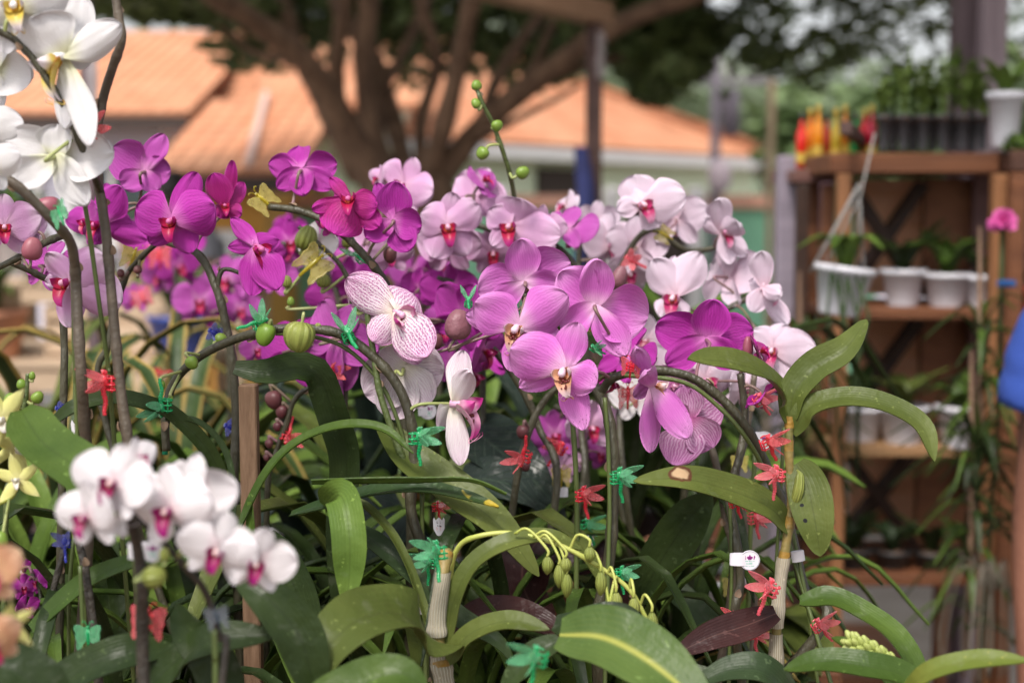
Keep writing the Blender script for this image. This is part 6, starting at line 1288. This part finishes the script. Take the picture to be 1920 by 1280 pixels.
# ================================================================== CLIPS
#     x     y    D     size colour   yaw pitch roll style       label
CL = [(115, 402, 1.03, 62, 'green', -40, 10, 40, 'butterfly', 'green butterfly clip below the white flower seen from behind at upper left'),
 (165, 258, 1.06, 92, 'red', 60, 10, 30, 'dragonfly', 'red clip high on the stems under the white orchid'),
 (200, 728, 1.1, 100, 'red', -58, 0, -2, 'dragonfly', 'largest red dragonfly clip holding the two tall left stems'),
 (306, 752, 1.19, 86, 'green', -58, 0, 176, 'dragonfly', 'green dragonfly clip with its tail pointing up on the hanging stem tip'),
 (478, 608, 1.19, 74, 'green', 0, 62, -60, 'dragonfly', 'green clip on the arch between the two lime buds'),
 (655, 632, 1.19, 84, 'green', 0, 55, 20, 'dragonfly', 'green clip gripping the arch below the striped flower'),
 (783, 830, 1.17, 86, 'green', 58, 0, -3, 'dragonfly', 'green dragonfly clip where two stems of the striped orchid meet'),
 (822, 1045, 1.08, 92, 'green', -46, 10, 16, 'dragonfly', 'large green clip at the top of the papery middle cane'),
 (806, 1062, 1.18, 70, 'green', -50, 0, -6, 'dragonfly', 'small green clip tucked behind the papery middle cane'),
 (1160, 903, 1.18, 82, 'green', 58, 0, 6, 'dragonfly', 'green dragonfly clip on the dark stem right of centre'),
 (1164, 1082, 1.2, 66, 'green', 58, 0, 4, 'dragonfly', 'green clip low on the dark stem behind the hanging pods'),
 (1102, 992, 1.34, 70, 'green', 50, 0, 20, 'dragonfly', 'blurred green clip left of the dark stem behind the pod spray'),
 (1005, 1243, .95, 108, 'green', -48, 0, -14, 'dragonfly', 'blurred green clip at the bottom edge beside the yellow ribbed leaf'),
 (166, 1192, 1.04, 66, 'green', 0, 0, 0, 'butterfly', 'green butterfly clip with curled feelers low on the black stem'),
 (878, 568, 1.2, 54, 'green', 0, 65, 0, 'dragonfly', 'green clip above the mauve bud left of the flecked flowers'),
 (675, 484, 1.33, 62, 'green', -40, 40, 60, 'dragonfly', 'green clip on the upper magenta arch'),
 (1118, 655, 1.2, 46, 'green', 40, 0, 60, 'dragonfly', 'small dull green clip wing between the mauve flowers'),
 (116, 885, 1.2, 34, 'green', 0, 0, 20, 'butterfly', 'tiny green clip under the big leaf at the left'),
 (275, 1168, .93, 88, 'red', 180, 0, 6, 'butterfly', 'blurred red clip spreading its wings on the thick black stem'),
 (984, 850, 1.27, 74, 'red', -50, 0, 160, 'dragonfly', 'red clip on the dark budded stem below the centre'),
 (1046, 846, 1.4, 70, 'red', -40, 0, -40, 'dragonfly', 'blurred red clip right of the dark budded stem'),
 (1094, 936, 1.24, 76, 'red', 46, 0, 8, 'dragonfly', 'red dragonfly clip left of the dark stem at mid height'),
 (1182, 690, 1.18, 54, 'red', 160, 20, 10, 'butterfly', 'red claw clip on top of the right hand arch'),
 (1442, 836, 1.18, 78, 'red', 56, 0, 34, 'dragonfly', 'upper red dragonfly clip at the foot of the right arch with veined wings'),
 (1456, 898, 1.17, 80, 'coral', -58, 0, -8, 'dragonfly', 'coral dragonfly clip on the yellow joint of the right cane'),
 (1380, 946, 1.2, 66, 'red', 58, 0, 26, 'dragonfly', 'red dragonfly clip under the scarred leaf'),
 (1416, 978, 1.3, 70, 'coral', 55, 0, 12, 'dragonfly', 'softly blurred coral clip behind the scarred leaf'),
 (1440, 1112, 1.17, 90, 'coral', -56, 10, -20, 'dragonfly', 'coral dragonfly clip on the papery right cane'),
 (1376, 1166, 1.2, 56, 'red', -50, 20, 0, 'dragonfly', 'red clip peeking over the dark purple leaf'),
 (1414, 1194, 1.3, 70, 'coral', 56, 0, 4, 'dragonfly', 'coral clip behind and right of the dark purple leaf'),
 (1540, 1178, 1.17, 74, 'coral', 46, 10, 36, 'dragonfly', 'lowest coral clip on the far right stem'),
 (540, 812, 1.34, 66, 'red', 50, 10, 150, 'dragonfly', 'blurred red clip right of the wooden stake'),
 (618, 704, 1.33, 66, 'red', 40, 0, -20, 'dragonfly', 'blurred red clip under the shaded magenta flower'),
 (1428, 755, 1.24, 70, 'coral', 50, 0, 40, 'dragonfly', 'coral clip half hidden under the curving right leaf'),
 (1192, 492, 1.5, 66, 'coral', 0, 0, 60, 'dragonfly', 'faint coral clip among the blush white flowers'),
 (820, 955, 1.22, 50, 'red', 70, 0, 14, 'dragonfly', 'small red clip showing only its tail above the middle tag'),
 (1176, 742, 1.36, 60, 'red', 20, 0, 0, 'butterfly', 'blurred red clip under the right hand arch'),
 (1386, 868, 1.42, 44, 'yellow', 0, 0, 0, 'butterfly', 'small yellow clip behind the brown twig on the right'),
 (1276, 1090, 1.5, 58, 'yellow', 0, 0, 4, 'dragonfly', 'yellow clip right of the big dark leaf'),
 (1372, 1098, 1.42, 50, 'yellow', 0, 0, 0, 'butterfly', 'yellow clip behind the tagged stem'),
 (1052, 893, 1.4, 50, 'yellow', 0, 0, 0, 'butterfly', 'yellow clip above the blank white band'),
 (494, 376, 1.32, 66, 'yellow', 20, 0, 50, 'butterfly', 'yellow clip at the start of the upper magenta arch'),
 (586, 494, 1.34, 84, 'yellow', 20, 0, -50, 'butterfly', 'yellow butterfly clip under the green bud'),
 (250, 482, 1.36, 62, 'yellow', 10, 0, -20, 'butterfly', 'yellow clip below the bright magenta flower'),
 (1246, 440, 1.5, 44, 'yellow', 0, 0, 60, 'butterfly', 'yellow clip among the blush white flowers'),
 (410, 628, 1.32, 62, 'blue', 20, 0, 60, 'dragonfly', 'blue clip on the dark stem left of the arch'),
 (440, 802, 1.33, 64, 'blue', 30, 0, 70, 'dragonfly', 'blue clip left of the wooden stake'),
 (122, 1024, 1.1, 62, 'blue', 0, 20, 4, 'dragonfly', 'blue clip on top of the slanting black stem'),
 (122, 766, 1.22, 54, 'blue', 30, 0, 80, 'dragonfly', 'blue clip behind the two tall left stems'),
 (408, 1156, .86, 60, 'dark', 0, 0, 10, 'butterfly', 'dark smoky clip on the thin plum stem'),
 (300, 480, 2.05, 60, 'red', 0, 0, 0, 'butterfly', 'far red clip among the blurred magenta flowers'), (268, 556, 2.0, 50, 'coral', 0, 0, 20, 'butterfly', 'far coral clip below the blurred magenta flowers'),
 (298, 698, 1.9, 50, 'red', 0, 0, 90, 'dragonfly', 'far red clip left of the green dragonfly clip')]
for (x, y, d, s_, c, yw, pt, rl, st, lb) in CL: clip(x, y, d, s_, c, lb, yw, pt, rl, st)
# ================================================================== TAGS
label_tag(150, 810, 1.14, 30, 52, 'white arrow shaped tag with tiny print below the strap leaf at the left', 'arrow', 4, yaw=8)
label_tag(823, 986, 1.2, 22, 36, 'white arrow shaped tag with tiny print above the papery middle cane', 'arrow')
label_tag(786, 1137, 1.24, 16, 30, 'little white arrow tag low on the middle stem', 'arrow', 20)
label_tag(1385, 1048, 1.19, 34, 22, 'white band with round purple and green logo tag on the right stem', 'round', disc=(1405, 1049, 19))
label_tag(262, 1032, .9, 44, 30, 'blurred white band with round logo tag under the lower left white flowers', 'round', disc=(288, 1032, 21))
label_tag(1496, 1042, 1.22, 25, 20, 'plain white band around the far right stem', 'band', 10)
label_tag(1055, 922, 1.4, 20, 18, 'plain white band below the yellow clip', 'band')
label_tag(1418, 820, 1.34, 26, 20, 'white band with round tab behind the upper red dragonfly clip', 'round', disc=(1432, 826, 18))
label_tag(795, 770, 1.4, 22, 18, 'blurred round logo tag beneath the white striped flower', 'round', disc=(803, 770, 16))
label_tag(1085, 1010, 1.36, 22, 18, 'blurred round logo tag beside the pod spray', 'round', disc=(1098, 1014, 16))
# ================================================================== STICKS AND STAKE
a = P(463, 722, 1.2); b = MB(); w_ = px(33, 1.2); top = a.z; b.box((a.x, a.y + w_ / 2, (top + ZB1) / 2), (w_, w_, top - ZB1), bev=.0012)
solo('wooden_stake', b, stake_m, 'square brown wooden stake with a sawn top standing among the leaves', 'stake', smooth=False)
stick([(138, 260, 1.07), (152, 340, 1.08), (168, 440, 1.09), (186, 570, 1.1), (203, 690, 1.11), (212, 800, 1.12)], 4.5, 'thin green stick leaning beside the tall brown stem at upper left', D=1.1)
stick([(135, 460, 1.09), (137, 560, 1.09), (140, 700, 1.1), (146, 850, 1.1)], 4, 'thin green stick running along the thick left stem', D=1.1)
stick([(1012, 770, 1.25), (1070, 700, 1.2), (1140, 712, 1.2), (1170, 703, 1.2), (1280, 716, 1.2), (1345, 760, 1.2), (1395, 815, 1.2), (1432, 880, 1.22), (1468, 980, 1.24), (1510, 1120, 1.22)][3:], 4.2, 'green wire stick following the right hand arch', D=1.2)
stick([(470, 625, 1.22), (560, 627, 1.21), (640, 648, 1.21), (700, 700, 1.21), (735, 760, 1.21), (762, 840, 1.21), (790, 920, 1.21), (792, 1010, 1.21)], 4, 'green wire stick following the arch of the striped orchid', D=1.2)
stick([(1134, 745, 1.2), (1140, 830, 1.2), (1143, 950, 1.2), (1139, 1100, 1.2)], 4.2, 'green stick tied along the dark stem right of centre', D=1.2)
stick([(1072, 775, 1.27), (1078, 850, 1.27), (1082, 960, 1.27), (1080, 1140, 1.27)], 5, 'green stick left of the dark stem behind the pod spray', D=1.27)
stick([(1368, 930, 1.22), (1372, 1060, 1.22), (1368, 1220, 1.22)], 3.6, 'green stick beside the tagged right stem', D=1.22)
stick([(1416, 850, 1.34), (1408, 980, 1.34), (1402, 1180, 1.34)], 4.5, 'green stick behind the coral clips on the right', D=1.34)
stick([(1470, 800, 1.26), (1462, 950, 1.26), (1448, 1180, 1.26)], 3.4, 'green stick just left of the right hand cane', D=1.26)
stick([(1487, 1000, 1.23), (1512, 1120, 1.22), (1520, 1180, 1.22)], 3.4, 'green stick along the far right stem under the plain band', D=1.22)
stick([(1293, 1030, 1.5), (1280, 1110, 1.48), (1278, 1200, 1.48)], 5, 'green stick with the yellow clip right of the big dark leaf', D=1.48)
stick([(150, 1060, 1.06), (154, 1150, 1.06), (158, 1270, 1.06)], 4, 'green stick behind the green butterfly clip', D=1.06)
stick([(138, 1010, 1.14), (130, 1110, 1.14), (128, 1270, 1.14)], 3.6, 'thin green stick right of the slanting black stem', D=1.14)
stick([(252, 1040, .92), (258, 1120, .92), (262, 1200, .92)], 5, 'blurred green stick beside the thick black stem', D=.92)
stick([(402, 1180, .88), (404, 1240, .88), (404, 1300, .88)], 5.5, 'pale green stick below the dark smoky clip', D=.88)
plant('black stemmed orchid carrying the blue clip at lower left', 1.12, 60, stems=[([(122, 1020, 1.12), (104, 1090, 1.12), (84, 1170, 1.12), (75, 1250, 1.12)], 6.5, stemK, True, 3)], pot=potblack_m, pr=.04)
plant('black stemmed orchid held by the green butterfly clip', 1.06, 200, stems=[([(140, 985, 1.07), (158, 1060, 1.07), (170, 1140, 1.07), (182, 1235, 1.07), (186, 1290, 1.07)], 8.5, stemK, True, 3)], pot=potblack_m, pr=.04)
# ================================================================== PLANTS BEHIND (out of focus)
rr = random.Random(21)
lk = ['A', 'B', 'D', 'B', 'Y', 'A', 'G', 'D', 'B', 'V', 'A']
cn = dict(A='mid green', D='dark green', B='bright green', Y='olive green', T='blue green', G='cream edged', V='quilted grey green', P='dark purple')
def fill(x, D, kind, k, L, W, seed, pot, spikes=()):
    z = benchz(D); X = (x - 960) / FPX * D; ph = .10
    tall = kind == 'strap'; fw = 'with leafy top' if not spikes else 'in bloom'
    r = thing('foliage_plant' if not spikes else 'moth_orchid', '%s %s plant standing out of focus in row %s of the bench' % (cn[k], {'oval': 'broad leaved', 'strap': 'strap leaved', 'heart': 'heart leaved', 'lance': 'narrow leaved'}[kind], 'two' if D < 1.66 else 'three' if D < 2.05 else 'four'), 'potted plant', (X, D, z + .001), 'out of focus plants behind the front orchids')
    add_pot(r, 'pot', X, D, z + .001, .05, ph, pot)
    rosette(r, X, D, z + ph * .9, 9 if tall else 7, L, W, LMAT[k], seed, kind, 1.15 if tall else .8, .45 if tall else .3, n0=12)
    for (pts, fk, m, fl) in spikes:
        ss = [add_stem(r, pts, 6, m, D, 4, base=V(X, D, z + ph * .8), bracts=False)]
        for f in fl: add_flower(r, fk, f[0], f[1], D + f[4] if len(f) > 4 else D, f[2], f[3], rr.uniform(-20, 10), rr.uniform(-15, 15), stems=ss)
    return r
n = 0
for D, x0, x1, st in ((1.42, -60, 1480, 205), (1.58, 30, 1440, 190), (1.78, -40, 1430, 150), (1.96, 20, 1400, 140), (2.2, -60, 1400, 125), (2.5, 0, 1400, 110)):
    x = x0
    while x < x1:
        kind = rr.choice(('oval', 'strap', 'lance', 'oval', 'heart')); k = lk[n % len(lk)]
        L = {'oval': .17, 'strap': .27, 'lance': .19, 'heart': .15}[kind] * rr.uniform(.85, 1.15); W = {'oval': .065, 'strap': .03, 'lance': .035, 'heart': .085}[kind]
        fill(x + rr.uniform(-25, 25), D + rr.uniform(-.04, .04), kind, k, L, W, n, (potclay_m, potwhite_m, potblack_m, potclay_m)[n % 4]); n += 1; x += st
# blurred blooming ones, each its own plant
plant('blurred magenta orchid far behind the bright magenta flowers', 2.1, 330, group='far blurred orchids', stems=[([(300, 450), (330, 520), (335, 640), (330, 800)], 6, stemD, True, 2)], pot=potwhite_m,
    flowers=[('mag', 292, 470, 2.1, 90, 0, 0, 0), ('magL', 252, 560, 2.2, 70, 0, 0, 0), ('mag', 270, 440, 2.15, 80, 20, 0, 0), ('mag', 335, 500, 2.1, 95, 30, 0, 20), ('magL', 300, 520, 2.12, 80, -30, 0, 0), ('mag', 350, 455, 2.12, 80, 160, 0, 0)])
plant('blurred light magenta orchid far behind left of the wooden stake', 1.95, 430, group='far blurred orchids', stems=[([(390, 500), (420, 560), (430, 680), (430, 850)], 6, stemD, True, 2)], pot=potwhite_m,
    flowers=[('magL', 375, 565, 1.95, 110, 10, 0, 0), ('magL', 428, 525, 1.95, 110, -20, 0, 10), ('mag', 410, 580, 1.97, 100, 160, 0, 0), ('magL', 450, 580, 1.95, 90, 20, 0, 0), ('magL', 540, 470, 2.0, 90, 0, 0, 0), ('mag', 545, 430, 2.05, 70, 30, 0, 0)])
plant('blurred magenta orchid behind the middle striped flower', 1.85, 800, group='far blurred orchids', stems=[([(740, 480), (790, 540), (820, 650), (820, 850)], 6, stemD, True, 2)], pot=potwhite_m,
    flowers=[('magL', 770, 512, 1.85, 100, 30, 0, 0), ('mag', 820, 500, 1.85, 90, 70, 0, 60), ('magL', 855, 510, 1.86, 100, -60, 0, 30), ('mag', 700, 500, 1.85, 80, 10, 0, 0), ('pale', 640, 470, 1.85, 90, 0, 0, 0), ('mag', 800, 560, 1.88, 90, 150, 0, 0), ('magD', 870, 540, 1.88, 80, 60, 0, 0)])
plant('blurred mauve orchid low between the dark stems right of centre', 1.55, 1100, group='far blurred orchids', stems=[([(1040, 760), (1090, 800), (1100, 900), (1098, 1000)], 6, stemD, True, 2)], pot=potwhite_m,
    flowers=[('magL', 1040, 815, 1.55, 110, 10, 0, 0), ('pale', 1108, 800, 1.52, 120, 20, -10, 0), ('pale', 1050, 870, 1.56, 90, 160, 0, 0), ('magL', 1130, 850, 1.56, 80, -20, 0, 0)])
plant('small magenta orchid low at the left edge behind the slanting black stem', 1.3, 75, stems=[([(60, 1075), (75, 1110), (80, 1190)], 4, stemD, True, 1)], pot=potclay_m, flowers=[('mag', 45, 1100, 1.3, 60, 20, 0, 0), ('mag', 70, 1090, 1.3, 56, -30, 0, 30), ('mag', 40, 1060, 1.32, 40, 40, 0, 0), ('mag', 48, 1140, 1.24, 60, 60, 0, 0)])
plant('dark budded orchid stem behind the right side of the wooden stake', 1.34, 500, stems=[([(600, 715), (555, 745), (535, 800), (515, 860), (500, 960)], 5.5, stemD, True, 4)], buds=[(514, 750, 32, 36, 170, 'K'), (528, 772, 22, 26, 190, 'K'), (520, 800, 16, 18, 180, 'K'), (505, 832, 16, 18, 180, 'K'), (500, 858, 12, 14, 180, 'K')])
plant('orchid with yellow green buds above the yellow butterfly clip', 1.36, 610, stems=[([(560, 425), (600, 460), (640, 500), (660, 560), (650, 700), (640, 900)], 5, stemD, True, 4)], flowers=[('white2', 592, 462, 1.4, 90, 150, 0, 0)], buds=[(574, 446, 42, 48, 20, 'G'), (606, 526, 26, 26, 0, 'G'), (538, 528, 18, 24, 0, 'G'), (545, 565, 14, 18, 0, 'L'), (650, 452, 20, 26, 0, 'G')])
# things on the far benches at the left
def crate(x, y, z, w_, d_, h_, label, m):
    r = thing('wooden_crate', label, 'crate', (x, y, z)); 
    for k in range(3):
        for sy in (-1, 1): b = MB(); b.box((x, y + sy * d_ / 2, z + h_ * (k + .5) / 3), (w_, .012, h_ / 3 - .015), bev=.002); b.build('side_slat', m, r, False)
    for sx in (-1, 1): b = MB(); b.box((x + sx * (w_ / 2 + .006), y, z + h_ / 2), (.012, d_ + .012, h_), bev=.002); b.build('end_panel', m, r, False)
    b = MB(); b.box((x, y, z + .008), (w_ - .002, d_ - .014, .012)); b.build('base', m, r, False)
crate(-1.9, 4.55, 1.121, .5, .36, .2, 'pale slatted crate on the near left bench', pallet_m); crate(-1.25, 4.6, 1.121, .4, .34, .16, 'shallow pale crate right of the slatted crate on the near left bench', pallet_m); crate(-2.5, 5.9, 1.301, .6, .4, .22, 'pale crate on the rear left bench', wood('blond_timber', (.55, .42, .30), (.66, .54, .42)))
for i, (x, D, w_, h_, m, lm, kd) in enumerate(((-1.62, 4.4, .11, .15, potclay_m, leafA, 'leafy'), (-1.45, 4.75, .10, .14, mat('ochre_pot', (.45, .28, .07), .6), leafY, 'leafy'), (-2.25, 4.5, .12, .16, mat('brown_pot', (.16, .05, .03), .5), leafB, 'fern'), (-1.05, 4.45, .09, .13, mat('blue_pot', (.03, .07, .35), .4), leafA, 'leafy'), (-1.5, 5.9, .12, .16, potclay_m, leafB, 'fern'), (-2.0, 5.8, .12, .18, potwhite_m, leafA, 'leafy'))):
    z = 1.121 if D < 5.2 else 1.301; r = thing('potted_plant', ('clay potted plant right of the slatted crate', 'ochre potted plant on the left bench', 'brown potted fern at the far left of the bench', 'blue potted plant at the right end of the left bench', 'clay potted fern on the rear left bench', 'white potted plant on the rear left bench')[i], 'potted plant', (x, D, z)); add_pot(r, 'pot', x, D, z, w_, h_, m)
    rosette(r, x, D, z + h_ * .9, 10, .22, .06 if kd == 'leafy' else .02, lm, i + 80, 'lance', .9, .4)
for i, (x, Y) in enumerate(((-2.6, 3.4), (-2.0, 3.2), (-1.45, 3.5), (-.9, 3.3), (-.3, 3.45), (.25, 3.9), (-.6, 4.4), (0, 4.8), (.55, 5.2), (-.1, 5.8))):
    r = thing('leafy_shrub', 'leafy potted shrub standing on the paving behind the benches', 'shrub', (x, Y, .007), 'potted shrubs on the paving'); add_pot(r, 'pot', x, Y, .007, .17, .34, (potclay_m, potblack_m)[i % 2])
    b = MB(); 
    for k in range(6): b.tube([V(x, Y, .3), V(x + rr.uniform(-.1, .1), Y + rr.uniform(-.1, .1), .65), V(x + rr.uniform(-.22, .22), Y + rr.uniform(-.2, .2), .95)], [.012, .008, .003], 5)
    b.build('stem', bark_m, r); b = MB(); leaf_quads(b, V(x, Y, .80), (.34, .3, .36), 520, .10, rr=rr); b.build('foliage', (leafA, leafB, leafD)[i % 3], r, False)
